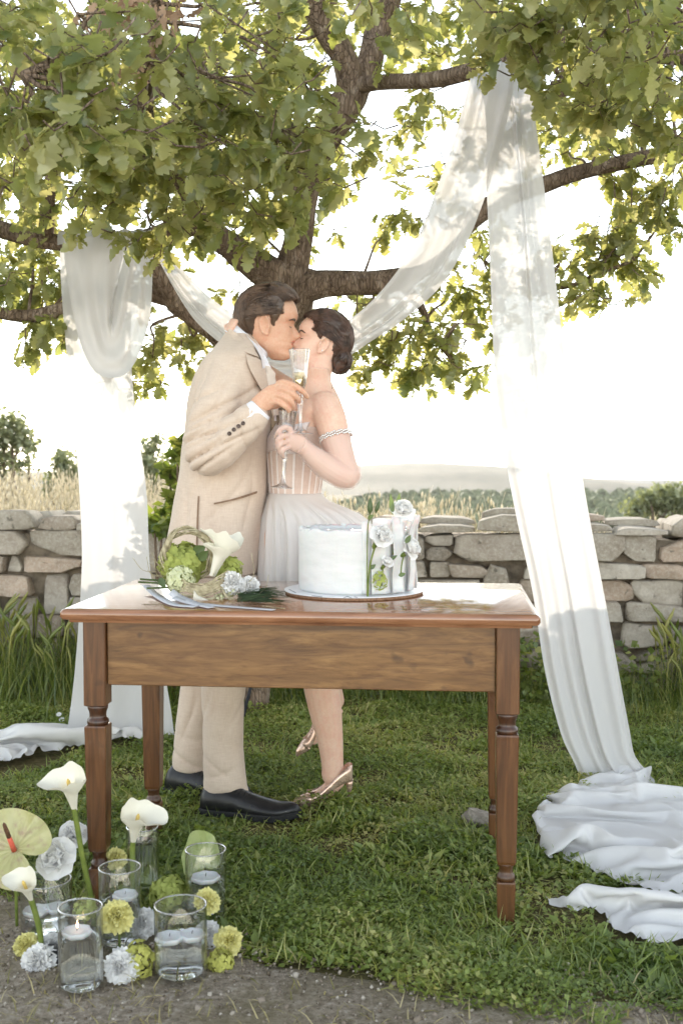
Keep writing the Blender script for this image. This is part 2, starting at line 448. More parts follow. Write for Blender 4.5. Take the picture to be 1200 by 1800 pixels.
# loose coping stones laid over the top
s = -.05
while s < WL:
    L = rw.uniform(.12, .40); h = rw.uniform(.035, .11); dpt = rw.uniform(.22, .4); d0 = rw.uniform(-.04, .04)
    for row in range(2):
        b = MB(); cx = s + L / 2; cy_ = wall_top(s) + (h / 2 if row == 0 else rw.uniform(.02, .06)) - .01
        hx, hy = L / 2 * rw.uniform(.9, 1.02), h / 2
        base = [(-hx, -hy * .8), (-hx * .5, -hy), (hx * .6, -hy), (hx, -hy * .7), (hx * rw.uniform(.85, 1), hy * rw.uniform(.1, .6)), (hx * rw.uniform(.3, .7), hy * rw.uniform(.7, 1.1)), (-hx * rw.uniform(.2, .6), hy * rw.uniform(.7, 1.1)), (-hx * rw.uniform(.8, 1), hy * rw.uniform(.1, .6))]
        off = d0 if row == 0 else d0 - .3
        stone_mesh(b, [(cx + x, cy_ + y) for x, y in base], cx, cy_, off, dpt if row == 0 else .3, rw, (rw.uniform(-.2, .2), rw.uniform(-.5, .1)), wp)
        obj('coping_stone', b, STONE, wall, angle=40); n_st += 1
    s += L * rw.uniform(.92, 1.02)
b = MB()
def core(u, v):
    s = u * WL; n_ = .03 * nz(s * 5, v * 9)
    if v < .4: return wp(s, v / .4 * .76, -.065 + n_)
    if v < .6: return wp(s, .76 + n_, -.065 - (v - .4) / .2 * .45)
    return wp(s, .76 * (1 - (v - .6) / .4), -.52 - n_)
b.sheet(core, 120, 20); tag(obj('rubble_core', b, mottled('shaded rubble fill', srgb(92, 84, 74), srgb(140, 128, 112), 14, .95, .1, .02, 20), wall), kind='stuff')  # fill coloured darker than the stones, as shade in the gaps
print('stones', n_st)

# ------------------------------------------------------------------ low plants of the lawn
def tint_mat(name, a, b_, c_, trans=.35, t_gain=1.6):
    m, nt, out = new_mat(name); at_ = nt.nodes.new('ShaderNodeAttribute'); at_.attribute_name = 'tint'
    col = ramp(nt, at_.outputs['Fac'], [(0, a), (.55, b_), (1, c_)])
    d = nt.nodes.new('ShaderNodeBsdfDiffuse'); t = nt.nodes.new('ShaderNodeBsdfTranslucent'); g = nt.nodes.new('ShaderNodeBsdfGlossy'); g.inputs['Roughness'].default_value = .45
    nt.links.new(col, d.inputs[0])
    tc = mixc(nt, 1.0, col, (t_gain, t_gain * .98, t_gain * (.55 if t_gain > 1.15 else .85)), 'MULTIPLY'); nt.links.new(tc, t.inputs[0])
    sh = add_shaders(nt, trans, d.outputs[0], t.outputs[0]); sh = add_shaders(nt, .06, sh, g.outputs[0])
    nt.links.new(sh, out.inputs[0]); return m
LAWN = tint_mat('lawn leaves', srgb(90, 112, 50), srgb(134, 149, 72), srgb(186, 179, 118))
leaf_v = np.array([[0, 0, 0], [-.3, .45, .06], [.3, .45, .06], [0, .5, -.03], [0, 1, -.05]]); leaf_f = np.array([[0, 3, 1], [0, 2, 3], [1, 3, 4], [3, 2, 4]])
blade_v = np.array([[-.035, 0, 0], [.035, 0, 0], [-.03, .5, .06], [.03, .5, .06], [0, 1, -.1]]); blade_f = np.array([[0, 1, 3], [0, 3, 2], [2, 3, 4]])
def vec_noise(x, y, s):
    return (np.sin(x * s * 1.3 + 1.7 * np.sin(y * s * .9)) + np.sin(y * s * 1.7 + 1.3 * np.sin(x * s * 1.1 + 2)) + np.sin((x + y) * s * .8 + 3)) / 3
px_ = np.linspace(-3, 3, 60); pe_ = np.array([path_edge(x) for x in px_])
HEAP_A = [(1022, 1388), (1090, 1366), (1150, 1374), (1150, 1405), (1205, 1412), (1300, 1440), (1330, 1520), (1260, 1570), (1190, 1588), (1120, 1572), (1060, 1558), (1020, 1538), (975, 1525), (938, 1516), (924, 1480), (940, 1425), (985, 1398)]
HEAP_B = [(915, 1604), (985, 1586), (1060, 1570), (1150, 1574), (1240, 1580), (1330, 1600), (1310, 1690), (1240, 1700), (1170, 1684), (1110, 1684), (1060, 1662), (1020, 1628), (975, 1620)]
HEAP_C = [(30, 1300), (80, 1286), (135, 1292), (230, 1300), (300, 1290), (306, 1302), (230, 1316), (150, 1330), (95, 1352), (40, 1366), (-60, 1380), (-120, 1350), (-60, 1320)]
def heap_outline(px):
    P = [ground_at(*p) for p in px]; return [tuple(q) for q in catmull([(p.x, p.y) for p in P + [P[0]]], 6)[:-1]]
def in_polygon(x, y, P):
    c = np.zeros(np.shape(x), bool)
    for a, q in zip(P, P[1:] + P[:1]):
        dy = q[1] - a[1]
        c ^= ((a[1] > y) != (q[1] > y)) & (x < (q[0] - a[0]) * (y - a[1]) / (dy if abs(dy) > 1e-12 else 1e-12) + a[0])
    return c
HEAP_PTS = [heap_outline(h) for h in (HEAP_A, HEAP_B, HEAP_C)]
def lawn_points(n, y0=2.25, y1=6.3):
    y = (RNG.random(n * 3) ** 1.25) * (y1 - y0) + y0; x = (RNG.random(n * 3) * 2 - 1) * (.36 * y + .25)
    e = np.interp(x, px_, pe_) + .10 * vec_noise(x, y, 9) + .03 * vec_noise(x, y, 31)
    wl_y = WA.y + (x - WA.x) * (WB.y - WA.y) / (WB.x - WA.x) - .05
    bare = vec_noise(x, y, 4.2) * .5 + vec_noise(x, y, 11) * .5
    bare += np.exp(-((x - .15) ** 2 / .25 + (y - 4.3) ** 2 / .35)) * .35
    ok = (y - e > RNG.random(n * 3) ** 2 * .25 - .03) & (y < wl_y) & ((bare < .42) | (RNG.random(n * 3) < .3))
    for P in HEAP_PTS:                                         # pressed flat under the cloth
        cx, cy_ = np.mean(P, axis=0); ok &= ~in_polygon(cx + (x - cx) * 1.1, cy_ + (y - cy_) * 1.14, P)
    x, y, bare = x[ok][:n], y[ok][:n], bare[ok][:n]; return x, y, bare
def ground_cover(n, base_v, base_f, len_rng, up_rng, name, mat, tint_shift=0., label=None, hz=(.0, .045)):
    x, y, bare = lawn_points(n); n = len(x)
    az = RNG.random(n) * 2 * PI; el = RNG.uniform(*up_rng, n)
    d = np.stack([np.cos(az) * np.cos(el), np.sin(az) * np.cos(el), np.sin(el)], 1)
    up = np.stack([RNG.normal(0, .35, n), RNG.normal(0, .35, n), np.ones(n)], 1)
    L = RNG.uniform(*len_rng, n) * (1 + .25 * vec_noise(x, y, 6)); M = frames(d, up) * L[:, None, None]
    hump = np.clip(.55 + .6 * vec_noise(x, y, 8) + .3 * vec_noise(x, y, 23), .05, 1.3)
    z = RNG.uniform(*hz, n) * hump
    V, F = scatter(base_v, base_f, M, np.stack([x, y, z], 1))
    t = np.clip(.38 + .22 * vec_noise(x, y, 3.1) + .14 * vec_noise(x, y, 13) + RNG.normal(0, .17, n) + tint_shift + .5 * np.clip(bare, 0, 1), 0, 1)
    return np_mesh(name, V, F, mat, kind='stuff', tint=np.repeat(t, len(base_v)), smooth_sh=False, label=label)
ground_cover(210000, leaf_v * np.array([1.1, 1, 1]), leaf_f, (.008, .021), (-.2, .8), 'ground_cover', LAWN, -.02, 'low clover and weeds of the mown lawn', (.0, .05))
ground_cover(4500, leaf_v * np.array([.7, 1, 1]), leaf_f, (.03, .055), (.0, .9), 'weed_leaves', LAWN, -.02, 'larger weed leaves in the lawn', (.0, .03))
ground_cover(32000, blade_v * np.array([.8, 1, 1]), blade_f, (.03, .075), (.1, 1.2), 'grass', LAWN, .1, 'short grass blades of the lawn', (0, .015))
# dry bits and grit over the path
n = 9000; x = RNG.uniform(-1.5, 1.5, n); y = RNG.uniform(2.2, 3.2, n); e = np.interp(x, px_, pe_) + .12
ok = y < e + RNG.normal(0, .05, n); x, y = x[ok], y[ok]; n = len(x)
r = RNG.random((n, 3, 3)); q, _ = np.linalg.qr(r); S = RNG.gamma(1.6, .0011, n) + .0012
cube_v = np.array([[-1, -1, -.6], [1, -.8, -.6], [.9, 1, -.6], [-.8, .9, -.6], [-.7, -.7, .6], [.8, -.6, .5], [.6, .7, .6], [-.7, .7, .4]]) * .8
cube_f = np.array([[0, 3, 2, 1], [4, 5, 6, 7], [0, 1, 5, 4], [1, 2, 6, 5], [2, 3, 7, 6], [3, 0, 4, 7]])
V, F = scatter(cube_v, cube_f, q * S[:, None, None], np.stack([x, y, np.full(n, .008)], 1))
def grit_mat():
    m, nt, out = new_mat('pale grit'); a = nt.nodes.new('ShaderNodeAttribute'); a.attribute_name = 'tint'
    principled(nt, out, ramp(nt, a.outputs['Fac'], [(0, srgb(96, 86, 72)), (.7, srgb(144, 132, 118)), (1, srgb(186, 178, 166))]), .9, .2); return m
np_mesh('gravel', V, F, grit_mat(), kind='stuff', tint=np.repeat(RNG.random(n), 8), smooth_sh=False, label='loose grit on the path')
DRY = tint_mat('dry and fresh wisps', srgb(120, 118, 66), srgb(168, 156, 112), srgb(196, 184, 146))
n = 5200; x = RNG.uniform(-1.5, 1.5, n); y = RNG.uniform(2.2, 3.3, n); e = np.interp(x, px_, pe_) + .16
ok = (y < e) & (vec_noise(x, y, 7) + RNG.normal(0, .4, n) > -.1); x, y = x[ok], y[ok]; n = len(x); az = RNG.random(n) * 2 * PI; el = RNG.uniform(.0, 1.0, n)
d = np.stack([np.cos(az) * np.cos(el), np.sin(az) * np.cos(el), np.sin(el)], 1); M = frames(d, np.stack([RNG.normal(0, .2, n), RNG.normal(0, .2, n), np.ones(n)], 1)) * RNG.uniform(.02, .055, n)[:, None, None]
V, F = scatter(blade_v * np.array([.9, 1, 1]), blade_f, M, np.stack([x, y, np.full(n, .006)], 1))
np_mesh('dry_grass', V, F, DRY, kind='stuff', tint=np.repeat(RNG.random(n), 5), smooth_sh=False, label='thin dry grass creeping over the gravel path')

# ------------------------------------------------------------------ tall grass at the foot of the wall
def long_blade(seg=5, wid=.02, bend=.35):
    V = []; F = []
    for i in range(seg + 1):
        t = i / seg; ww = wid * (1 - t ** 2) * (.7 + .3 * min(1, t * 4)); y_ = bend * t * t; z_ = t - .25 * bend * t ** 2.5
        V += [(-ww, y_, z_), (ww, y_, z_)]
    for i in range(seg): a = 2 * i; F += [(a, a + 1, a + 3), (a, a + 3, a + 2)]
    return np.array(V), np.array(F)
def upright(n, az, lean):
    """frames whose +Z is near up, leaning, turned by az"""
    up = np.stack([np.cos(az) * lean, np.sin(az) * lean, np.ones(n)], 1); up /= np.linalg.norm(up, axis=1, keepdims=True)
    x = np.stack([-np.sin(az), np.cos(az), np.zeros(n)], 1); x -= up * (x * up).sum(1, keepdims=True); x /= np.linalg.norm(x, axis=1, keepdims=True)
    y = np.cross(up, x); return np.stack([x, -y, up], 2)
def tall(name, x, y, hgt, mat, tint, wid=.012, bend=.35, lean=.15, label=None):
    n = len(x); bv, bf = long_blade(5, wid, bend); az = RNG.random(n) * 2 * PI
    M = upright(n, az, RNG.uniform(0, lean, n)) * hgt[:, None, None]
    z = np.array([land(a, b) for a, b in zip(x, y)])
    V, F = scatter(bv, bf, M, np.stack([x, y, z], 1)); return V, F, np.repeat(tint, len(bv))
def wall_y(x): return WA.y + (x - WA.x) * (WB.y - WA.y) / (WB.x - WA.x)
TALL = tint_mat('tall grass', srgb(70, 92, 40), srgb(118, 132, 62), srgb(176, 172, 104), .4)
parts = []
n = 9000; x = RNG.uniform(-2.9, 2.7, n); back = RNG.gamma(1.6, .22, n); y = wall_y(x) - .06 - back
hm = np.interp(x, [-2.9, -2.2, -1.6, -1.1, -.2, .8, 1.3, 1.75, 2.2, 2.7], [.34, .36, .40, .34, .22, .20, .22, .30, .46, .42]) * (1 - .35 * np.clip(back / 1.0, 0, 1))
ok = (back < 1.0) & (RNG.random(n) < .35 + .65 * (vec_noise(x, y, 3) > -.3)) & ~((x > -.75) & (x < .9) & (back > .55)); x, y, hm = x[ok], y[ok], hm[ok]
tn = np.clip(.42 + .25 * vec_noise(x, y, 2) + RNG.normal(0, .2, len(x)), 0, 1)
parts.append(tall('t', x, y, hm * RNG.uniform(.45, 1.15, len(x)), TALL, tn, .011, .45, .3))
# barley ears on stems
ear = MB().tube([(0, 0, 0), (0, .0, .55), (0, .03, .8), (0, .06, .86), (0, .11, .93), (0, .15, 1.0)], [.003, .003, .012, .02, .018, .004], 5)
ev = np.array([tuple(p) for p in ear.v]); ef = np.array([(f[0], f[1], f[2]) for f in ear.f if len(f) == 4] + [(f[0], f[2], f[3]) for f in ear.f if len(f) == 4])
n = 420; x = np.concatenate([RNG.uniform(-2.6, -1.0, n // 2), RNG.uniform(1.5, 2.5, n - n // 2)]); y = wall_y(x) - RNG.uniform(.1, .75, n)
M = upright(n, RNG.random(n) * 2 * PI, RNG.uniform(0, .25, n)) * RNG.uniform(.26, .5, n)[:, None, None]
V, F = scatter(ev, ef, M, np.stack([x, y, np.zeros(n)], 1)); parts.append((V, F, np.repeat(RNG.uniform(.5, .95, n), len(ev))))
o = 0; FF = []
for V, F, t in parts: FF.append(F + o); o += len(V)
np_mesh('tall_grass', np.concatenate([p[0] for p in parts]), np.concatenate(FF), TALL, kind='stuff', tint=np.concatenate([p[2] for p in parts]), smooth_sh=False, label='tall wild grass and barley along the foot of the wall')
# vine like weeds with lobed leaves under the table's far side
n = 2600; x = RNG.uniform(-.2, 1.6, n); y = wall_y(x) - RNG.uniform(.05, .5, n); z = RNG.random(n) ** 1.4 * .30
ok = vec_noise(x * 1.0, y, 6) > -.35; x, y, z = x[ok], y[ok], z[ok]; n = len(x)
d = RNG.normal(0, 1, (n, 3)); d[:, 2] = np.abs(d[:, 2]) * .6; M = frames(d, np.stack([RNG.normal(0, .5, n), RNG.normal(-.5, .5, n), np.ones(n)], 1)) * RNG.uniform(.022, .05, n)[:, None, None]
V, F = scatter(leaf_v * np.array([1.5, 1, 1]), leaf_f, M, np.stack([x, y, z], 1))
np_mesh('weeds', V, F, TALL, kind='stuff', tint=np.repeat(np.clip(RNG.normal(.45, .2, n), 0, 1), 5), smooth_sh=False, label='leafy weeds under the foot of the wall')

# ------------------------------------------------------------------ dry oats and reeds beyond the wall
OATS = tint_mat('dry oats', srgb(186, 180, 156), srgb(224, 216, 200), srgb(238, 232, 222), .5, 1.1)  # straw bleached towards cream, with hazy glare put into the colour
spk = MB()
rs = random.Random(3)
spk.tube([(0, 0, 0), (.0, .02, .5), (.02, .05, .85), (.05, .08, 1)], [.004, .003, .002, .001], 3)
for k in range(16):
    z = .55 + .45 * k / 16; a = k * 2.4; rr = .09 * (1.25 - z) + .02
    p = Vector((math.cos(a) * rr + .03 * (z - .5), math.sin(a) * rr + .05 * z, z - .02 - rr * .4))
    spk.tube([p + Vector((0, 0, .02)), p, p - Vector((0, 0, .035))], [.001, .0075, .001], 4)
sv = np.array([tuple(p) for p in spk.v]); sf = np.array([t for f in spk.f if len(f) == 4 for t in ((f[0], f[1], f[2]), (f[0], f[2], f[3]))])
def oats(n, xr, yr, hr):
    x = RNG.uniform(*xr, n); y = RNG.uniform(*yr, n)
    M = upright(n, RNG.random(n) * 2 * PI, RNG.uniform(0, .22, n)) * RNG.uniform(*hr, n)[:, None, None]
    z = np.array([land(a, b) for a, b in zip(x, y)]); V, F = scatter(sv, sf, M, np.stack([x, y, z], 1)); return V, F, np.repeat(np.clip(RNG.normal(.55, .22, n), 0, 1), len(sv))
P = [oats(240, (-.6, 1.1), (6.6, 8.2), (.66, 1.0)), oats(70, (.9, 2.6), (6.4, 8), (.55, .86)), oats(150, (-2.6, -.6), (6.9, 8.2), (.7, 1.05)), oats(900, (-6, -.8), (9, 15), (.75, 1.15)), oats(220, (-1, 1.0), (9, 14), (.4, .8))]
x = RNG.uniform(-5, 4, 3800); x = np.where((x > .9) & (RNG.random(3800) < .9), x - 5, x); y = RNG.uniform(6.7, 12, 3800)
P.append(tall('t', x, y, RNG.uniform(.35, .85, 3800) * np.where(x > 1.2, .75, 1), OATS, np.clip(RNG.normal(.4, .25, 3800), 0, 1), .008, .3, .25))
o = 0; FF = []
for V, F, t in P: FF.append(F + o); o += len(V)
np_mesh('dry_oats', np.concatenate([p[0] for p in P]), np.concatenate(FF), OATS, kind='stuff', tint=np.concatenate([p[2] for p in P]), smooth_sh=False, label='sunlit dry wild oats beyond the wall')

# ------------------------------------------------------------------ the hazy air over the valley
hm, nt, out = new_mat('hazy air'); pv = nt.nodes.new('ShaderNodeVolumePrincipled'); pv.inputs['Color'].default_value = (.96, .96, .97, 1); pv.inputs['Density'].default_value = .00022; pv.inputs['Anisotropy'].default_value = .25
nt.links.new(pv.outputs[0], out.inputs['Volume'])
hb = MB(); x0, x1, y0, y1, z0, z1 = -2200, 2200, -30, 1800, -75, 9
hb.add([(x, y, z) for z in (z0, z1) for y in (y0, y1) for x in (x0, x1)], [(0, 2, 3, 1), (4, 5, 7, 6), (0, 1, 5, 4), (2, 6, 7, 3), (0, 4, 6, 2), (1, 3, 7, 5)])
tag(obj('haze', hb, hm, None, False), kind='stuff')
# ================================================================== trees
def bark_material():
    m, nt, out = new_mat('oak bark'); v = coords(nt, (1, 1, .28)); a = tex(nt, v, 26, 6, .65, .6); b_ = tex(nt, v, 70, 4)
    vo = nt.nodes.new('ShaderNodeTexVoronoi'); vo.feature = 'DISTANCE_TO_EDGE'; vo.inputs['Scale'].default_value = 62; nt.links.new(v, vo.inputs['Vector'])
    col = ramp(nt, a, [(.3, srgb(88, 74, 64)), (.55, srgb(140, 122, 106)), (.75, srgb(186, 172, 158))])  # bark brightened: the flare washing over it is part of the colour
    crack = ramp(nt, vo.outputs[0], [(0, (0, 0, 0)), (.10, (1, 1, 1))])
    col = mixc(nt, .18, col, crack, 'MULTIPLY')
    principled(nt, out, col, .95, .1, bump(nt, mixc(nt, .75, crack, a), 1, .02)); return m
BARK = bark_material()
def leaf_shader(name, attr):
    m, nt, out = new_mat(name)
    if attr == 'object': s = nt.nodes.new('ShaderNodeObjectInfo').outputs['Random']
    else: a = nt.nodes.new('ShaderNodeAttribute'); a.attribute_name = 'tint'; s = a.outputs['Fac']
    geo = nt.nodes.new('ShaderNodeNewGeometry')
    top = ramp(nt, s, [(0, srgb(70, 88, 45)), (.5, srgb(100, 112, 60)), (1, srgb(144, 146, 86))])
    under = ramp(nt, s, [(0, srgb(120, 132, 96)), (1, srgb(158, 162, 118))])
    col = mixc(nt, geo.outputs['Backfacing'], top, under)
    thr = ramp(nt, s, [(0, srgb(176, 182, 88)), (.5, srgb(206, 202, 114)), (1, srgb(228, 218, 146))])
    d = nt.nodes.new('ShaderNodeBsdfDiffuse'); t = nt.nodes.new('ShaderNodeBsdfTranslucent'); g = nt.nodes.new('ShaderNodeBsdfGlossy'); g.inputs['Roughness'].default_value = .38
    nt.links.new(col, d.inputs[0]); nt.links.new(thr, t.inputs[0])
    sh = add_shaders(nt, .48, d.outputs[0], t.outputs[0]); sh = add_shaders(nt, .06, sh, g.outputs[0]); nt.links.new(sh, out.inputs[0]); return m
def oak_leaf(rows, bend=.18, seed=0, wide=1.0):
    """a lobed leaf along +Y, one unit long with its stalk"""
    prof = [(0, .010), (.10, .012), (.15, .05), (.20, .12), (.245, .135), (.285, .085), (.34, .17), (.40, .235), (.445, .20), (.475, .125), (.53, .25), (.60, .315), (.645, .26), (.675, .165), (.73, .26), (.79, .27), (.83, .19), (.87, .15), (.92, .16), (.965, .10), (1, .01)]
    if rows == 'low': prof = [(0, .015), (.14, .03), (.24, .16), (.30, .10), (.42, .25), (.49, .15), (.61, .31), (.69, .18), (.80, .26), (.9, .14), (1, .02)]
    r = random.Random(seed); V = []; F = []; kb = r.uniform(.5, 1.5) * bend; sw = r.uniform(-.08, .08)
    for i, (t, wv) in enumerate(prof):
        y = t; z = -kb * t * t + .04 * math.sin(7 * t + seed); x0 = sw * math.sin(PI * t)
        wl_ = wv * wide * r.uniform(.82, 1.15); wr = wv * wide * r.uniform(.82, 1.15)
        cup = .28 * wv + r.uniform(-.015, .02)
        V += [(x0 - wl_, y + r.uniform(-.012, .012), z + cup), (x0, y, z), (x0 + wr, y + r.uniform(-.012, .012), z + cup)]
    for i in range(len(prof) - 1):
        a = 3 * i; F += [(a, a + 1, a + 4, a + 3), (a + 1, a + 2, a + 5, a + 4)]
    return np.array(V), np.array(F)
oak = thing('oak_tree', 'big spreading oak with lobed green leaves arching over the couple', 'tree', (at(452, 1250, 5.3).x, 5.3, 0))
def limb(name, pts, n=10, rough=.16, seed=1.0):
    q = catmull([tuple(at(x, y, Y)) + (r,) for x, y, Y, r in pts], 5)
    b = MB().tube([p[:3] for p in q], [max(.004, p[3]) for p in q], n, rough=rough, seed=seed)
    LIMBS.extend([Vector(p[:3]) for p in q]); return obj(name, b, BARK, oak)
LIMBS = []
limb('trunk', [(432, 1262, 5.3, .15), (436, 1235, 5.3, .105), (442, 1100, 5.3, .095), (455, 900, 5.25, .09), (474, 720, 5.2, .092), (490, 580, 5.15, .108), (505, 510, 5.12, .125), (515, 465, 5.1, .10)], 14, .18, 3)
limb('branch', [(500, 520, 5.12, .09), (520, 440, 5.06, .068), (530, 375, 5.0, .060), (545, 300, 4.95, .060), (580, 230, 4.9, .068), (612, 180, 4.9, .072), (622, 150, 4.9, .07)], 12, .15, 5)
limb('branch', [(618, 165, 4.9, .07), (606, 105, 4.82, .052), (574, 55, 4.75, .05), (552, 10, 4.7, .046), (535, -45, 4.6, .04), (500, -150, 4.5, .03)], 10, .15, 7)
limb('branch', [(616, 170, 4.9, .062), (648, 115, 4.92, .058), (662, 62, 5.0, .055), (682, 8, 5.0, .05), (705, -60, 5.0, .042), (730, -170, 5.1, .03)], 10, .15, 8)
limb('branch', [(622, 150, 4.9, .036), (660, 145, 4.75, .032), (715, 143, 4.5, .03), (780, 137, 4.3, .03), (835, 122, 4.18, .032), (885, 108, 4.12, .032), (960, 92, 4.1, .03), (1050, 88, 4.1, .036), (1130, 92, 4.05, .034), (1200, 102, 4.0, .028), (1290, 105, 3.9, .022)], 9, .15, 9)
limb('branch', [(505, 515, 5.12, .085), (560, 500, 5.05, .062), (620, 498, 4.98, .054), (690, 494, 4.9, .050), (745, 468, 4.9, .044), (800, 410, 4.95, .045), (870, 355, 5.0, .042), (955, 324, 5.0, .038), (1030, 300, 5.0, .034), (1110, 283, 4.95, .032), (1210, 266, 4.9, .026), (1300, 262, 4.9, .02)], 10, .15, 11)
limb('branch', [(860, 300, 5.0, .03), (900, 240, 4.9, .03), (950, 185, 4.8, .028), (1010, 150, 4.7, .025), (1080, 120, 4.6, .02)], 8, .15, 12)
limb('branch', [(505, 505, 5.12, .1), (470, 478, 5.05, .08), (430, 452, 4.95, .062), (395, 425, 4.85, .055), (355, 397, 4.75, .05), (337, 355, 4.7, .042), (342, 300, 4.65, .034), (350, 240, 4.5, .025), (345, 150, 4.4, .018)], 10, .16, 13)
limb('branch', [(480, 680, 5.2, .08), (430, 625, 5.1, .066), (385, 585, 5.0, .058), (335, 548, 4.95, .052), (300, 515, 4.9, .056), (270, 470, 4.85, .045), (235, 440, 4.8, .03)], 10, .16, 14)
limb('branch', [(310, 525, 4.92, .045), (255, 515, 4.95, .036), (190, 520, 5.0, .034), (110, 545, 5.0, .034), (50, 556, 5.0, .03), (-20, 545, 4.95, .026), (-100, 520, 4.9, .02)], 9, .15, 15)
limb('branch', [(350, 395, 4.75, .045), (305, 402, 4.76, .04), (255, 418, 4.76, .036), (190, 430, 4.76, .036), (110, 428, 4.75, .034), (55, 418, 4.72, .036), (0, 403, 4.7, .036), (-80, 380, 4.65, .03)], 9, .15, 16)
limb('branch', [(80, 418, 4.72, .032), (86, 350, 4.65, .028), (96, 285, 4.55, .028), (108, 235, 4.45, .024), (150, 180, 4.3, .016)], 8, .15, 17)
limb('branch', [(335, 350, 4.7, .036), (300, 290, 4.4, .028), (262, 230, 4.1, .026), (255, 150, 3.9, .028), (262, 90, 3.8, .026), (272, 20, 3.7, .02), (280, -60, 3.6, .016)], 8, .15, 18)
limb('branch', [(262, 95, 3.8, .02), (215, 82, 3.7, .016), (150, 95, 3.4, .012), (90, 110, 3.0, .010), (40, 130, 2.8, .007)], 7, .1, 19)
limb('branch', [(870, 480, 5.2, .016), (930, 490, 5.2, .013), (990, 505, 5.2, .011), (1050, 480, 5.2, .008), (1110, 460, 5.2, .006)], 6, .1, 20)
limb('branch', [(700, 492, 4.9, .03), (740, 540, 5.1, .02), (760, 590, 5.2, .014), (800, 640, 5.2, .008)], 6, .1, 21)
# --- leaves: rosettes at twig ends
DENS = ["99998767888999", "99999978899899", "99999746888889", "98799974766777", "86598965756444", "6556655566533".ljust(14, '3'), "55554434564520", "31221013451000"]
DENS = ["9999987678999999", "9999997467889999", "9879997476667889", "8659896575543445", "7756654566435521", "6555434356345410", "2211000234000000"]
def dens(px, py):
    if py > 700: return 0
    if py < 0: return 8 if px < 500 or px > 650 else 6
    i = min(11, max(0, int(px / 100))); j = int(py / 100)
    return int(DENS[j][i])
tips = []; rt = random.Random(77)
ROWS7 = {0: "999987678999", 1: "999997467888", 2: "879997556667", 3: "759896575434", 4: "775665456435", 5: "655543435634", 6: "221000134000"}
def d_at(px, py):
    if py < 0: return 8 - 2 * (480 < px < 720)
    r = ROWS7.get(int(py // 100)); return 0 if r is None else int(r[min(11, max(0, int(px // 100)))])
tries = 0
while len(tips) < 1380 and tries < 30000:
    tries += 1
    px, py = rt.uniform(-220, 1420), rt.uniform(-150, 690)
    dn = d_at(px, py) / 9 * (1 + .55 * nz(px * .012, py * .012))
    if rt.random() > dn ** 1.4: continue
    if px > 930 and py > 335 and not ((px < 1145 and 415 < py < 545 + 10 * nz(px)) or (px > 1090 and py < 395)): continue
    if px > 860 and py > 560: continue
    if py > 610 and not (600 < px < 860 or px < 80 or 190 < px < 300): continue
    if py > 690 - abs(px - 760) * .35 and 560 < px < 900: continue
    if 470 < px < 590 and 430 < py < 540 and rt.random() < .8: continue
    Y = rt.uniform(4.3, 6.6) if py > 350 else rt.choice([rt.uniform(3.7, 5.2), rt.uniform(4.6, 7.2), rt.uniform(4.6, 7.2)])
    # keep the hanging cloth and the couple clear
    p = at(px, py, Y)
    if Y < 5.0 and ((790 < px < 1010 and 95 < py < 700) or (600 < px < 900 and py > 300) or (95 < px < 430 and 395 < py < 680) or (380 < px < 640 and py > 440)): continue
    tips.append((p, 1.0))
def clump(px, py, Y, r, n, s=1.0):
    c = at(px, py, Y)
    for k in range(n):
        d = Vector((rt.gauss(0, 1), rt.gauss(0, .8), rt.gauss(0, .8))); d = d / (1 + d.length) * 1.5
        tips.append((c + d * r, s))
for a in [(100, 190, 2.7, .16, 9), (190, 150, 2.8, .14, 8), (150, 240, 2.75, .12, 6), (30, 110, 2.8, .16, 8), (230, 190, 2.9, .12, 5), (60, 40, 3.0, .2, 8), (160, 40, 3.2, .2, 8), (25, 230, 2.9, .12, 5),
          (430, 230, 3.5, .22, 12), (480, 290, 3.6, .22, 14), (520, 220, 3.7, .2, 10), (440, 330, 3.7, .2, 10), (390, 180, 3.5, .22, 9), (330, 250, 3.8, .25, 9), (400, 60, 3.5, .25, 10), (470, 120, 3.6, .22, 8),
          (260, 380, 3.9, .14, 6), (250, 330, 3.9, .2, 9), (300, 300, 3.9, .2, 8), (160, 340, 4.0, .2, 8), (400, 385, 3.9, .14, 5), (500, 345, 3.75, .12, 5),
          (940, 30, 3.3, .22, 10), (1040, 20, 3.2, .2, 9), (1130, 40, 3.2, .2, 9), (890, 80, 3.6, .13, 6), (1000, 100, 3.7, .2, 9), (1090, 130, 3.7, .2, 8), (1180, 90, 3.5, .2, 8), (920, 60, 3.5, .14, 7), (1010, 60, 3.4, .15, 7), (955, 130, 3.8, .1, 4), (1150, 180, 4.0, .2, 7), (1060, 200, 4.2, .2, 6),
          (1000, 460, 5.2, .12, 9), (1060, 440, 5.2, .12, 9), (1110, 480, 5.2, .09, 6), (1030, 520, 5.2, .08, 5), (970, 500, 5.2, .1, 5), (1090, 425, 5.2, .06, 3), (1140, 360, 5.0, .12, 7), (1190, 340, 5.0, .12, 6), (1185, 390, 5.0, .06, 2), (1120, 330, 5.0, .1, 4),
          (700, 580, 5.0, .16, 9), (760, 600, 5.1, .16, 10), (660, 640, 5.0, .12, 6), (830, 560, 5.2, .16, 9), (820, 650, 5.2, .1, 5), (740, 660, 5.1, .1, 4), (650, 590, 4.9, .14, 6), (845, 480, 5.2, .16, 8),
          (292, 600, 5.0, .10, 5), (300, 640, 5.0, .10, 5), (340, 600, 5.0, .10, 4), (250, 668, 5.1, .06, 3), (90, 600, 5.0, .1, 4), (40, 590, 5.0, .1, 3), (45, 640, 5.0, .05, 2), (40, 470, 5.0, .2, 10), (80, 500, 5.2, .16, 7)]: clump(*a)
for px, py, Y in [(300, 840, 5.7), (310, 800, 5.7)]: pass
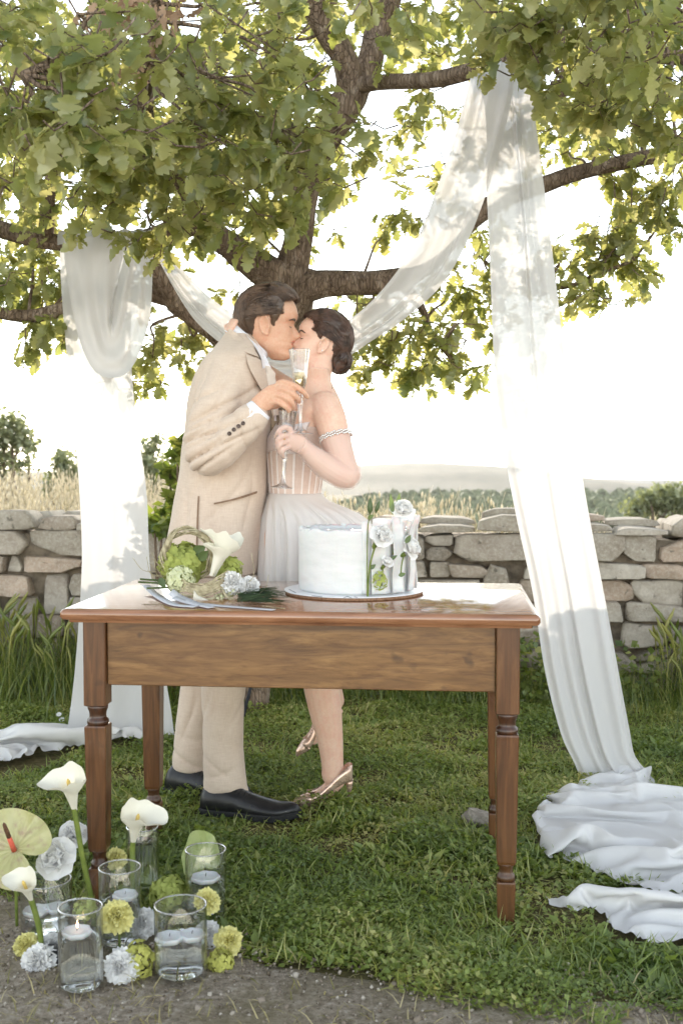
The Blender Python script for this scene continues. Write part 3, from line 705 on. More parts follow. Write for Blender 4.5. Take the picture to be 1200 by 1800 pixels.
LV = [oak_leaf('hi', .34, s, .85 + .06 * s) for s in range(5)]; LL = [oak_leaf('low', .34, s, .85 + .06 * s) for s in range(5)]
rec = []                                                       # (position, direction, up, length)
twigs = MB(); LP = [p for p in LIMBS]
for p, s in tips:
    dwn = Vector((rt.gauss(0, .55), rt.gauss(0, .55) - .15, rt.uniform(-.75, .35))).normalized()
    st = p - dwn * rt.uniform(.05, .1)
    bend = (st + p) / 2 + Vector((rt.gauss(0, .012), rt.gauss(0, .012), .02))
    twigs.tube([st - dwn * .05 + Vector((rt.gauss(0, .01), 0, .02)), st, bend, p], [.003, .0026, .002, .0013], 4)
    nl = rt.randint(7, 12); a0 = rt.random() * 6.3
    q1 = dwn.orthogonal().normalized(); q2 = dwn.cross(q1)
    for k in range(nl):
        a = a0 + k * 2.4; op = rt.uniform(.5, 1.35); back = rt.random() ** 1.5 * .09
        dr = (dwn * math.cos(op) + (q1 * math.cos(a) + q2 * math.sin(a)) * math.sin(op)); dr.z -= .22; dr.normalize()
        up = Vector((rt.gauss(0, .45), rt.gauss(0, .45) - .1, 1.0)) - dwn * .4
        rec.append((p - dwn * back, dr, up, rt.uniform(.052, .100) * s))
for k in range(0, len(tips), 8):                               # longer twigs that carry the sprays
    p = tips[k][0]; b0 = min(LP, key=lambda q: (q - p).length_squared)
    if (b0 - p).length > 1.3: continue
    md = (b0 + p) / 2 + Vector((rt.gauss(0, .05), rt.gauss(0, .05), rt.uniform(-.02, .1)))
    q = catmull([tuple(b0), tuple(lerp(b0, md, .6) + Vector((rt.gauss(0, .03), 0, rt.gauss(0, .03)))), tuple(md), tuple(p)], 4)
    twigs.tube(q, [lerp(.008, .0024, i / (len(q) - 1)) for i in range(len(q))], 5)
tag(obj('twigs', twigs, BARK, oak), kind='stuff')
def in_view(p):
    d = p - Vector((0, 0, CAM_H)); v = d.dot(_fw)
    return v > .5 and abs(d.x / v * F_PX) < 640 and abs(d.dot(_up) / v * F_PX) < 930
vis = sorted([i for i, r in enumerate(rec) if in_view(r[0])], key=lambda i: rec[i][0].y / rec[i][3])
single = set(vis[:290])
MLEAF = leaf_shader('oak leaf', 'object'); MFOL = leaf_shader('oak foliage', 'tint')
lm = []
for k, (v, f) in enumerate(LV):
    me = bpy.data.meshes.new('leaf'); me.from_pydata([tuple(p) for p in v], [], [tuple(q) for q in f]); me.update(); me.materials.append(MLEAF)
    me.polygons.foreach_set('use_smooth', np.ones(len(me.polygons), dtype=bool)); lm.append(me)
for k, i in enumerate(sorted(single)):
    p, d, u, L = rec[i]; M = frames(np.array([d]), np.array([u]))[0] * L
    o = bpy.data.objects.new('leaf', lm[k % 5]); COL.objects.link(o); o.parent = oak
    m4 = Matrix([[*M[0], 0], [*M[1], 0], [*M[2], 0], [0, 0, 0, 1]]); m4.translation = p - ORIGIN[oak.name]; o.matrix_local = m4
rest = [r for i, r in enumerate(rec) if i not in single]
Vs = []; Fs = []; ts = []; c = 0
P = np.array([tuple(r[0]) for r in rest]); D = np.array([tuple(r[1]) for r in rest]); U = np.array([tuple(r[2]) for r in rest]); L = np.array([r[3] for r in rest])
far = P[:, 1] > 5.4; grp = RNG.integers(0, 5, len(P)); tn = np.clip(RNG.normal(.45, .25, len(P)) + .12 * vec_noise(P[:, 0], P[:, 2], 5), 0, 1)
for lod, src in ((False, LV), (True, LL)):
    for k in range(5):
        s = (far == lod) & (grp == k)
        if not s.any(): continue
        V, F = scatter(src[k][0], src[k][1], frames(D[s], U[s]) * L[s][:, None, None], P[s]); Vs.append(V); Fs.append(F + c); c += len(V); ts.append(np.repeat(tn[s], len(src[k][0])))
np_mesh('foliage', np.concatenate(Vs), np.concatenate(Fs), MFOL, kind='stuff', parent=oak, tint=np.concatenate(ts))
print('oak leaves', len(rec), 'tips', len(tips))
# a bunch of withered leaves at the top
DEAD = thin_mat('withered leaf', srgb(176, 150, 128), srgb(180, 146, 116), .3, vary=9, var_amt=.35)
for px, py, Y, n in ((215, 8, 3.2, 34), (285, 10, 3.2, 22), (232, 92, 3.5, 30), (205, 70, 3.5, 10)):
    c0 = at(px, py, Y); b = MB()
    for k in range(n):
        p = c0 + Vector((rt.gauss(0, .045), rt.gauss(0, .05), rt.gauss(0, .03))); d = Vector((rt.gauss(0, .6), rt.gauss(0, .6), -rt.uniform(.3, 1.2)))
        v, f = oak_leaf('hi', .9, k % 7, .75); M = frames(np.array([d]), np.array([[rt.gauss(0, 1), rt.gauss(0, 1), .5]]))[0] * rt.uniform(.035, .06)
        b.add([Vector(M @ q) + p for q in v], [tuple(q) for q in f])
    tag(obj('withered_leaves', b, DEAD, oak), label='bunch of withered brown leaves', kind='stuff')

# ------------------------------------------------------------------ small trees and bushes beyond the wall
OLIVE = leaf_shader('olive leaf', 'tint')
OLIVE2 = tint_mat('haze paled olive leaves', srgb(112, 120, 92), srgb(148, 154, 122), srgb(184, 186, 156), .4, 1.2)  # leaves paled and greyed: haze and flare put into the tint
def small_tree(name, label, cat, base, blobs, nleaf, size, mat, trunk=None, group=None, shape=(.34, 1)):
    """blobs: (point, radius) of leaf clumps"""
    t = thing(name, label, cat, base, group)
    b = MB()
    for c_, r_ in blobs:
        q = catmull([tuple(base) , tuple(lerp(Vector(base), c_, .5) + Vector((rt.gauss(0, .06), 0, rt.gauss(0, .05)))), tuple(c_)], 4)
        b.tube(q, [lerp(trunk or .03, .006, i / (len(q) - 1)) for i in range(len(q))], 6)
    obj('trunk', b, BARK, t)
    Ps = []
    tot = sum(r_ ** 2 for _, r_ in blobs)
    for c_, r_ in blobs:
        n = int(nleaf * r_ * r_ / tot); d = RNG.normal(0, 1, (n, 3)); d /= np.linalg.norm(d, axis=1, keepdims=True)
        rr = RNG.random(n) ** .5 * r_ * (1 + .35 * np.sin(d[:, 0] * 5 + d[:, 2] * 7)); Ps.append(np.array(tuple(c_)) + d * rr[:, None] * np.array([1, 1, .85]))
    Pn = np.concatenate(Ps); n = len(Pn); D = RNG.normal(0, 1, (n, 3)); D[:, 2] += .3
    M = frames(D, RNG.normal(0, .5, (n, 3)) + np.array([0, 0, 1])) * (size * RNG.uniform(.6, 1.3, n))[:, None, None]
    V, F = scatter(leaf_v * np.array([shape[0] / .3, 1, 1]), leaf_f, M, Pn)
    tag(np_mesh('crown', V, F, mat, parent=t, tint=np.repeat(np.clip(RNG.normal(.5, .22, n), 0, 1), 5), smooth_sh=False), kind='stuff'); return t
def blob_list(Y, items): return [(at(x, y, Y + rt.uniform(-.3, .3)), r) for x, y, r in items]
def base_at(px, Y): return Vector(((px - 600) / F_PX * Y, Y, land((px - 600) / F_PX * Y, Y)))
small_tree('olive_tree', 'airy olive tree beyond the wall, farthest to the left of the drape', 'tree', base_at(12, 17), blob_list(17, [(8, 770, .36), (-20, 800, .4), (36, 765, .26), (50, 785, .22), (22, 745, .2), (-25, 745, .35), (40, 820, .2), (-10, 830, .3)]), 2600, .095, OLIVE2, .09, 'small olive trees beyond the wall')
small_tree('olive_tree', 'small pointed olive bush just left of the hanging drape, beyond the wall', 'tree', base_at(112, 19), blob_list(19, [(112, 815, .24), (108, 798, .14), (120, 830, .3), (100, 845, .22), (128, 850, .3), (90, 862, .25), (112, 870, .3)]), 2400, .085, OLIVE2, .06, 'small olive trees beyond the wall')
small_tree('olive_tree', 'olive tree between the left drape and the groom, beyond the wall', 'tree', base_at(268, 16), blob_list(16, [(265, 790, .18), (275, 772, .1), (258, 815, .22), (285, 830, .28), (268, 850, .26), (300, 860, .2)]), 2200, .075, OLIVE2, .06, 'small olive trees beyond the wall')
small_tree('leafy_bush', 'pale green leafy bush far right above the wall top', 'bush', base_at(1150, 26), blob_list(26, [(1150, 888, .45), (1120, 895, .4), (1180, 880, .5), (1205, 885, .5), (1140, 872, .22), (1168, 862, .2), (1240, 890, .6)]), 3200, .12, OLIVE2, .06)
small_tree('oak_sapling', 'sunlit yellow green oak sprout by the wall behind the groom', 'sapling', base_at(300, 5.55), blob_list(5.6, [(312, 800, .05), (300, 830, .06), (318, 850, .06), (285, 910, .06), (272, 925, .05), (305, 880, .06), (296, 930, .05), (320, 780, .04)]), 420, .055, TALL, .012, None, (.5, 1))
hz = tag(obj('garden_hose', MB().tube(catmull([tuple(at(444, 1175, 5.05)), tuple(at(440, 1210, 5.0)), tuple(at(432, 1240, 4.95)), tuple(at(428, 1258, 4.9))], 5), .008, 8), mottled('black rubber', (.012, .013, .016), (.02, .02, .024), 30, .4)), 'dark hose standing by the trunk foot behind the groom', 'hose')
# ================================================================== the table
def wood_material(name, along, dark=0):
    """along: 0 grain runs along x, 2 along z"""
    m, nt, out = new_mat(name); st = (1.2, 14, 14) if along == 0 else (14, 14, 1.2)
    v = coords(nt, st); n1 = tex(nt, v, 3.0, 8, .62, .9); n2 = tex(nt, v, 11, 5, .6, .3); n3 = tex(nt, coords(nt), 2.6, 4)
    if dark: st_ = [(.3, srgb(38, 22, 15)), (.52, srgb(66, 40, 26)), (.72, srgb(92, 58, 38))]
    else: st_ = ([(.3, srgb(64, 39, 21)), (.5, srgb(97, 62, 35)), (.72, srgb(124, 85, 51))] if along else [(.3, srgb(84, 57, 31)), (.5, srgb(122, 87, 51)), (.72, srgb(150, 113, 70))])  # legs get darker wood, their weaker light painted into the colour
    col = ramp(nt, n1, st_)
    col = mixc(nt, ramp(nt, n2, [(.5, (0, 0, 0)), (.68, (.55, .55, .55))]), col, srgb(86, 52, 30))
    col = mixc(nt, ramp(nt, n3, [(.45, (0, 0, 0)), (.75, (.6, .6, .6))]), col, srgb(100, 65, 34))
    n4 = tex(nt, coords(nt, (1, 1, 1)), 17, 2, .4)
    col = mixc(nt, ramp(nt, n4, [(.71, (0, 0, 0)), (.78, (.7, .7, .7))]), col, srgb(60, 40, 28))
    rg = ramp(nt, n3, [(.3, (.26, .26, .26)), (.7, (.42, .42, .42))])
    principled(nt, out, col, rg, .5, bump(nt, n1, .25, .0015), Coat_Weight=.25, Coat_Roughness=.12); return m
WX, WZ = wood_material('walnut board', 0), wood_material('walnut post', 2); WD = wood_material('dark turned walnut', 2, 1)
TH = .80
tFR, tFL = at(950, 1083, 2.76), at(104, 1072, 2.87)
tFR.z = tFL.z = TH; tX = (tFR - tFL).normalized(); TWID = (tFR - tFL).length; tY = Vector((-tX.y, tX.x, 0)); TDEP = .70
tRZ = math.atan2(tX.y, tX.x)
table = thing('wooden_table', 'antique brown wooden table with square legs and turned collars', 'table', tuple(((tFR + tFL) / 2 + tY * TDEP / 2).xy) + (0,))
def tp(u, v, z): return tFL + tX * u + tY * v + Vector((0, 0, z - TH))
# top with a moulded edge: rounded lip above a small cove
b = MB(); prof = [(.030, .762), (.018, .764), (.017, .770), (.004, .773), (.0, .780), (.0, .791), (.004, .797), (.011, .80)]
rings = []
for i, z in prof:
    r_ = .008; c_ = []
    for (u, v, su, sv) in ((i, i, 1, 1), (TWID - i, i, -1, 1), (TWID - i, TDEP - i, -1, -1), (i, TDEP - i, 1, -1)):
        k = [(u, v + sv * r_), (u + su * r_ * .3, v + sv * r_ * .3), (u + su * r_, v)]
        c_ += k if su * sv > 0 else k[::-1]
    rings.append([tp(u, v, z) for u, v in c_])
b.loft(rings)
def top_material():
    m, nt, out = new_mat('polished walnut top'); v = coords(nt, (1.2, 12, 14)); n1 = tex(nt, v, 3, 8, .62, .9); n3 = tex(nt, coords(nt), 3.5, 5)
    col = ramp(nt, n1, [(.3, srgb(112, 72, 48)), (.5, srgb(146, 100, 70)), (.72, srgb(170, 122, 88))])
    principled(nt, out, col, ramp(nt, n3, [(.3, (.10, .10, .10)), (.7, (.2, .2, .2))]), .6, bump(nt, n1, .08, .001), Coat_Weight=.7, Coat_Roughness=.07); return m
obj('table_top', b, top_material(), table, angle=40)
LEGU = (.076, TWID - .076); LEGV = (.072, TDEP - .072); LW = .058
zAB = .596   # lower edge of the apron
for v_, nm in ((LEGV[0] - .002, 'front'), (LEGV[1] + .002, 'back')):
    b = MB().box(tp((LEGU[0] + LEGU[1]) / 2, v_, (zAB + .761) / 2), (LEGU[1] - LEGU[0] - LW - .003, .024, .761 - zAB), tRZ, .002); obj('apron', b, WX, table, False)
for u_ in LEGU:
    b = MB().box(tp(u_, TDEP / 2, (zAB + .761) / 2), (.022, LEGV[1] - LEGV[0] - LW - .003, .761 - zAB), tRZ, .002); obj('apron', b, WX, table, False)
for i, u_ in enumerate(LEGU):
    for j, v_ in enumerate(LEGV):
        c_ = tp(u_, v_, 0); c_.z = 0; b = MB(); hw = LW / 2
        def sq(z, h, bv=.0025):
            o = [(-h, -h + bv), (-h + bv, -h), (h - bv, -h), (h, -h + bv), (h, h - bv), (h - bv, h), (-h + bv, h), (-h, h - bv)]
            R = Matrix.Rotation(tRZ, 3, 'Z'); return [c_ + R @ Vector((x, y, 0)) + Vector((0, 0, z)) for x, y in o]
        b.loft([sq(.541, hw - .004), sq(.544, hw), sq(.761, hw)])
        b.loft([sq(.158, hw * .74), sq(.166, hw * .82), sq(.20, hw * .86), sq(.476, hw * .98), sq(.486, hw * .99), sq(.490, hw * .94)])
        b.loft([sq(-.03, hw * .70), sq(.104, hw * .80), sq(.110, hw * .80), sq(.113, hw * .76)])
        lg = obj('leg', b, WZ, table, False)
        b = MB(); k = hw * .98
        b.lathe([(k * .8, .488), (k * .98, .492), (k * 1.0, .498), (k * .97, .504), (k * .80, .508), (k * .76, .514), (k * .80, .524), (k * .92, .532), (k * .94, .538), (k * .86, .544)], 24, c_)
        obj('collar', b, WD, lg)
        b = MB(); k = hw * .82
        b.lathe([(k * .7, .111), (k * .94, .115), (k * .97, .121), (k * .92, .128), (k * .78, .132), (k * .72, .138), (k * .76, .148), (k * .88, .154), (k * .84, .160)], 24, c_)
        obj('collar', b, WD, lg)

# ================================================================== draped fabric
def cloth_material(name='sheer white voile', clear=.05, ft=.36, alb=.76):
    m, nt, out = new_mat(name); v = coords(nt); n1 = tex(nt, v, 420, 2); nrm = bump(nt, n1, .25, .0008)
    d = nt.nodes.new('ShaderNodeBsdfDiffuse'); d.inputs[0].default_value = (alb, alb * .995, alb * .995, 1)
    t = nt.nodes.new('ShaderNodeBsdfTranslucent'); t.inputs[0].default_value = (.54, .52, .51, 1)
    nt.links.new(nrm, d.inputs['Normal'])
    sh = add_shaders(nt, ft, d.outputs[0], t.outputs[0]); c = nt.nodes.new('ShaderNodeBsdfTransparent'); sh = add_shaders(nt, clear, sh, c.outputs[0])
    nt.links.new(sh, out.inputs[0]); return m
VOILE = cloth_material(); VOILE_P = cloth_material('gathered white voile', .03, .25, .86)
drape = thing('fabric_drape', 'long sheer white fabric hung over the oak branches, its ends heaped on the lawn', 'drape', (.2, 4.4, 0))
def hanging(name, left, right, nu, nv, pleats, amp, seed, mat=VOILE, edge=.012, zmin=.02):
    """cloth between two edges given as (px, py, Y) down its length; pleats run along it"""
    Lc = catmull(left, 8); Rc = catmull(right, 8)
    LW_ = [at(*p) for p in Lc]; RW_ = [at(*p) for p in Rc]
    def along(W, v):
        d = [0]
        for a, q in zip(W, W[1:]): d.append(d[-1] + (q - a).length)
        s = v * d[-1]
        for i in range(len(W) - 1):
            if s <= d[i + 1] or i == len(W) - 2:
                return lerp(W[i], W[i + 1], min(1, max(0, (s - d[i]) / max(1e-6, d[i + 1] - d[i]))))
    def f(u, v):
        a, q = along(LW_, v), along(RW_, v)
        uu = u + .035 * math.sin(2 * PI * pleats * .5 * u + seed + v * 2) * math.sin(PI * u) + .02 * nz(u * 4 + seed, v * 2.5)* math.sin(PI*u)
        p = lerp(a, q, uu)
        k = .25 + .75 * math.sin(PI * min(1, max(0, u))) ** .5
        ph = 2 * PI * pleats * u + seed + 1.1 * nz(u * 3, v * 1.6 + seed) * 2
        dy = amp * k * (math.sin(ph) + .6 * math.sin(ph * .53 + 1 + seed) + .5 * nz(u * 9 + seed, v * 3)) * (.6 + .5 * nz(v * 2.2 + seed, u * 3))
        p = p + Vector((.25 * dy, dy, .0)); p.z = max(p.z, zmin); return p
    b = MB().sheet(f, nu, nv); return obj(name, b, mat, drape)
YR = 4.14
hanging('hanging_panel', [(838, 128, 4.1), (850, 240, YR), (855, 340, YR), (862, 500, YR), (868, 640, YR), (882, 770, YR), (905, 900, YR), (935, 1040, YR), (957, 1180, YR), (985, 1290, YR), (1010, 1345, YR - .02), (1022, 1385, YR - .06), (1010, 1412, YR - .16)],
        [(930, 118, 4.1), (944, 240, YR), (965, 400, YR), (984, 560, YR), (1002, 700, YR), (1030, 880, YR), (1064, 1060, YR), (1090, 1200, YR), (1106, 1285, YR), (1116, 1330, YR - .02), (1146, 1368, YR - .06), (1150, 1400, YR - .16)], 46, 120, 4.2, .022, 1.0)
hanging('swag', [(829, 126, 4.05), (800, 235, 4.06), (766, 335, 4.1), (735, 415, 4.14), (698, 476, 4.2), (650, 532, 4.27), (605, 566, 4.33), (540, 592, 4.4), (480, 590, 4.44), (425, 560, 4.5), (372, 525, 4.56), (325, 478, 4.62), (292, 440, 4.68), (266, 408, 4.74)],
        [(910, 114, 4.05), (885, 235, 4.1), (852, 345, 4.16), (818, 430, 4.2), (772, 505, 4.25), (705, 565, 4.3), (655, 598, 4.34), (590, 640, 4.4), (520, 668, 4.44), (450, 655, 4.48), (390, 606, 4.55), (340, 560, 4.6), (296, 490, 4.66), (261, 420, 4.74)], 30, 110, 2.6, .02, 2.3)
# the cloth laid over the right branch
b = MB()
def over(u, v):
    a = v * PI * 1.15 - .5; c = at(lerp(838, 922, u), lerp(124, 112, u), 4.13); r = .045
    return c + Vector((0, -math.cos(a) * r + .004 * math.sin(u * 40), math.sin(a) * r - .015 + .003 * math.sin(u * 33)))
obj('fold', b.sheet(over, 24, 12), VOILE, drape)
YL = 4.72
hanging('hanging_panel', [(108, 418, YL + .06), (106, 460, YL + .07), (112, 560, YL + .08), (124, 690, YL + .08), (136, 810, YL + .06), (144, 940, YL + .02), (143, 1030, YL), (132, 1180, YL - .02), (122, 1262, YL - .04), (116, 1300, YL - .06)],
        [(262, 418, YL + .06), (238, 480, YL + .07), (230, 560, YL + .08), (232, 660, YL + .08), (243, 760, YL + .06), (258, 870, YL + .02), (264, 1000, YL), (286, 1160, YL - .02), (300, 1245, YL - .04), (306, 1292, YL - .06)], 36, 90, 2.6, .022, 4.1)
# cowl: the cloth slung in front between two points of the branch
b = MB()
def cowl(u, v):
    # u across from left hang to right hang, v from the inner fold to the outer one
    lx, rx = lerp(226, 110, v), lerp(229, 270, v); dep = lerp(548, 664, v ** .8); sx = (2 * u - 1)
    bx = lerp(196, 196, v); px = lerp(lx, rx, u) + (bx - (lx + rx) / 2) * (1 - sx * sx) + lerp(0, 14, v) * (1 - sx ** 2) * sx
    py = lerp(lerp(416, 414, u), dep, (1 - abs(sx) ** lerp(1.7, 2.6, v)))
    if u > .5: px += lerp(0, 26, v) * max(0, 1 - abs((py - 560) / 130)) * .35
    Y = YL - .02 - .055 * v * (1 - sx ** 2) - .03 * v + .012 * math.sin(v * 15 + sx * 1.2 + 1) * (1 - sx ** 6) + .01 * nz(u * 5, v * 4)
    return at(px, py, Y)
obj('cowl', b.sheet(cowl, 48, 34), VOILE, drape)
b = MB()
def overl(u, v):
    a = v * PI * 1.1 - .4; c = at(lerp(106, 268, u), lerp(424, 420, u), 4.755); r = .046
    return c + Vector((0, -math.cos(a) * r + .004 * math.sin(u * 50), math.sin(a) * r - .006 + .004 * math.sin(u * 38)))
obj('fold', b.sheet(overl, 40, 12), VOILE, drape)
# heaps on the ground: flat cloth that swells inside a fenced outline and settles into folds
def heap(outline, h, grow, flow, seed, zk=1.0, dz=0.0, frames=64):
    P = heap_outline(outline); c0 = sum((Vector(p) for p in P), Vector((0, 0))) / len(P); n = len(P)
    x0, x1, y0, y1 = min(p[0] for p in P), max(p[0] for p in P), min(p[1] for p in P), max(p[1] for p in P)
    idx = {}; V = []; Fq = []
    def vid(i, j):
        if (i, j) not in idx:
            x, y = x0 + i * h, y0 + j * h; idx[(i, j)] = len(V)
            uu, vv = (x - c0.x) * math.cos(flow) + (y - c0.y) * math.sin(flow), (y - c0.y) * math.cos(flow) - (x - c0.x) * math.sin(flow)
            V.append((x, y, .06 + .05 * nz(uu * 2.2 + seed, vv * 8 + .8 * nz(uu * 3, vv * 3 + seed)) + .02 * nz(uu * 6 + seed, vv * 15)))
        return idx[(i, j)]
    gx, gy = np.meshgrid(np.arange(int((x1 - x0) / h) + 1), np.arange(int((y1 - y0) / h) + 1), indexing='ij')
    ins = in_polygon(x0 + (gx + .5) * h, y0 + (gy + .5) * h, P)
    for i, j in zip(gx[ins], gy[ins]): Fq.append((vid(i, j), vid(i + 1, j), vid(i + 1, j + 1), vid(i, j + 1)))
    tmp = []
    def temp(vv, ff):
        me = bpy.data.meshes.new('heap'); me.from_pydata(vv, [], ff); o = bpy.data.objects.new('heap', me); COL.objects.link(o); tmp.append(o); return o
    cf, sf = math.cos(flow), math.sin(flow)
    def uv(x, y): return (x - c0.x) * cf + (y - c0.y) * sf, (y - c0.y) * cf - (x - c0.x) * sf
    def xy(u, v): return c0.x + u * cf - v * sf, c0.y + u * sf + v * cf
    fl = temp([(-4, 0, 0), (4, 0, 0), (4, 8, 0), (-4, 8, 0)], [(0, 1, 2, 3)])
    ring = [xy(u * (1 + grow), v * 1.04) for u, v in (uv(*p) for p in P)]
    fence = temp([(x, y, z) for z in (-.1, .5) for x, y in ring], [(i, (i + 1) % n, n + (i + 1) % n, n + i) for i in range(n)])
    cl = temp(V, Fq); bpy.context.view_layer.update()
    for o, th in ((fl, .006), (fence, .015)):
        o.modifiers.new('stop', 'COLLISION'); o.collision.thickness_outer = th; o.collision.cloth_friction = 60
    fence.collision.thickness_inner = .05
    m = cl.modifiers.new('cloth', 'CLOTH'); s = m.settings; s.quality = 7; s.mass = .12; s.air_damping = 2
    s.tension_stiffness = s.compression_stiffness = 8; s.shear_stiffness = 3; s.bending_stiffness = .2
    s.tension_damping = s.compression_damping = s.shear_damping = 2; s.bending_damping = .3; s.shrink_min = s.shrink_max = -grow
    c = m.collision_settings; c.use_collision = True; c.collision_quality = 3; c.distance_min = .006; c.use_self_collision = True; c.self_distance_min = .007; c.self_friction = 8
    m.point_cache.frame_end = frames
    for f in range(1, frames + 1): scene.frame_set(f)
    e = cl.evaluated_get(bpy.context.evaluated_depsgraph_get()); q = np.array([v.co[:] for v in e.data.vertices]); q[:, 2] = q[:, 2] * zk + dz
    us, vs_ = uv(q[:, 0], q[:, 1]); q[:, 0], q[:, 1] = xy(us / (1 + grow * .78), vs_ * 1.08)
    for o in tmp: me = o.data; bpy.data.objects.remove(o); bpy.data.meshes.remove(me)
    scene.frame_set(1)
    o = np_mesh('heap', q, np.array(Fq), VOILE_P, parent=drape); sb = o.modifiers.new('soft', 'SUBSURF'); sb.levels = 1; sb.render_levels = 2; return o
heap(HEAP_A, .0175, .55, .12, 1.0, .8, .015); heap(HEAP_B, .0150, .45, .05, 5.0, .8, .012); heap(HEAP_C, .021, .55, .3, 9.0, .8, .015)
# ================================================================== the couple
def skin_mat(name, a, b_, red):
    m, nt, out = new_mat(name); v = coords(nt); n1 = tex(nt, v, 15, 5, .65); n2 = tex(nt, v, 150, 5, .7)
    col = ramp(nt, n1, [(.3, a), (.7, b_)]); col = mixc(nt, ramp(nt, n2, [(.42, (0, 0, 0)), (.75, (.6, .6, .6))]), col, red); col = mixc(nt, ramp(nt, tex(nt, v, 26, 3), [(.5, (0, 0, 0)), (.8, (.5, .5, .5))]), col, red)
    principled(nt, out, col, .48, .35, bump(nt, n2, .25, .0008), Subsurface_Weight=.18, Subsurface_Scale=.012, Subsurface_Radius=(1, .35, .2)); return m
def hair_mat(name, a, b_, stretch):
    m, nt, out = new_mat(name); v = coords(nt, stretch); n1 = tex(nt, v, 34, 5, .6, .4)
    col = ramp(nt, n1, [(.3, a), (.7, b_)]); principled(nt, out, col, .36, .55, bump(nt, n1, .9, .004)); return m
def weave_mat(name, a, b_, scale=300, rough=.85, bd=.0006):
    m, nt, out = new_mat(name); v = coords(nt); n0 = tex(nt, v, 7, 3)
    wa = tex(nt, coords(nt, (1, 1, .12)), scale, 2); wb = tex(nt, coords(nt, (.12, .12, 1)), scale, 2); wv = mixc(nt, .5, wa, wb)
    col = ramp(nt, mixc(nt, .35, wv, n0), [(.35, a), (.65, b_)]); principled(nt, out, col, rough, .2, bump(nt, wv, .5, bd), Sheen_Weight=.25); return m
SKIN_M = skin_mat('groom skin', srgb(212, 168, 140), srgb(222, 184, 158), srgb(206, 140, 116))
SKIN_W = skin_mat('bride skin', srgb(224, 186, 164), srgb(232, 200, 180), srgb(222, 164, 144))
LIPS_M = mottled('groom lips', srgb(196, 118, 100), srgb(206, 132, 114), 60, .4)
LIPS_W = mottled('bride lips', srgb(204, 112, 104), srgb(214, 126, 118), 60, .35)
HAIR_L = mottled('light brown strands', srgb(62, 47, 38), srgb(116, 92, 74), 24, .34, .6, .001, 80)
HAIR_V = mottled('dark brown strands', srgb(50, 36, 29), srgb(98, 72, 59), 24, .32, .6, .001, 80)
HAIR_M = hair_mat('groom hair', srgb(52, 40, 32), srgb(104, 84, 68), (.25, 1, 1)); HAIR_W = hair_mat('bride hair', srgb(44, 31, 25), srgb(88, 64, 52), (.3, 1, 1))
LINEN = weave_mat('beige linen', srgb(200, 180, 163), srgb(217, 200, 184)); SHIRT = weave_mat('white shirt', srgb(226, 226, 232), srgb(238, 238, 244), 500)
LIN_DK = mottled('jacket lining and vent shade', srgb(120, 96, 78), srgb(142, 116, 96), 40, .8)
BLK = mottled('black leather', (.010, .010, .011), (.022, .021, .021), 40, .36, .5, .0008, 180); SOLE = mottled('black rubber sole', (.016, .016, .017), (.03, .03, .03), 60, .7)
def sring(c, ax, ay, a, b_, n=40, e=2.4):
    """superellipse ring about c spanned by ax, ay"""
    R = []
    for j in range(n):
        t = 2 * PI * j / n; co, si = math.cos(t), math.sin(t)
        R.append(c + ax * (a * math.copysign(abs(co) ** (2 / e), co)) + ay * (b_ * math.copysign(abs(si) ** (2 / e), si)))
    return R
EX, EY, EZ = Vector((1, 0, 0)), Vector((0, 1, 0)), Vector((0, 0, 1))
def slices(b, tab, n=44, e=2.4, off=0.0, rip=None):
    """tab rows: (py, x left, x right, half depth, Y)"""
    tab = catmull(tab, 4); rings = []
    for k, (py, xl, xr, hd, Y) in enumerate(tab):
        a, q = at(xl, py, Y), at(xr, py, Y); c = (a + q) / 2
        R = sring(c, EX, EY, (q - a).length / 2 + off, hd + off, n, e)
        if rip: R = [rip(p, c, j / n, k / (len(tab) - 1)) for j, p in enumerate(R)]
        rings.append(R)
    return b.loft(rings)
def chain(b, pts, n=10, flat=1.0, ref=(0, 0, 1), sub=4):
    q = catmull([tuple(at(x, y, Y)) + (r,) for x, y, Y, r in pts], sub)
    return b.tube([p[:3] for p in q], [p[3] for p in q], n, True, flat, ref)
def limb_chain(b, pts, n=16, sub=4):
    chain(b, pts, n, 1.0, (0, 1, 0), sub)
    for x, y, Y, r in (pts[0], pts[-1]): b.ball(at(x, y, Y), r * .98, 14, 10)
XF = [(0, .058), (.008, .074), (.016, .080), (.028, .073), (.036, .074), (.046, .081), (.053, .080), (.057, .076), (.062, .083), (.070, .079), (.085, .078), (.10, .077), (.113, .074), (.122, .079), (.133, .086), (.15, .089), (.17, .083), (.19, .072), (.21, .050), (.225, .024), (.232, .002)]
XB = [(0, .015), (.02, -.012), (.04, -.040), (.06, -.070), (.08, -.088), (.10, -.098), (.13, -.105), (.16, -.102), (.19, -.086), (.21, -.062), (.225, -.034), (.232, -.006)]
HW = [(0, .020), (.008, .030), (.02, .043), (.04, .055), (.06, .061), (.08, .065), (.10, .069), (.13, .074), (.16, .075), (.19, .065), (.21, .047), (.225, .025), (.232, .004)]
NOSE = [(.060, 0), (.067, .004), (.073, .018), (.080, .027), (.088, .025), (.100, .015), (.112, .007), (.122, 0)]
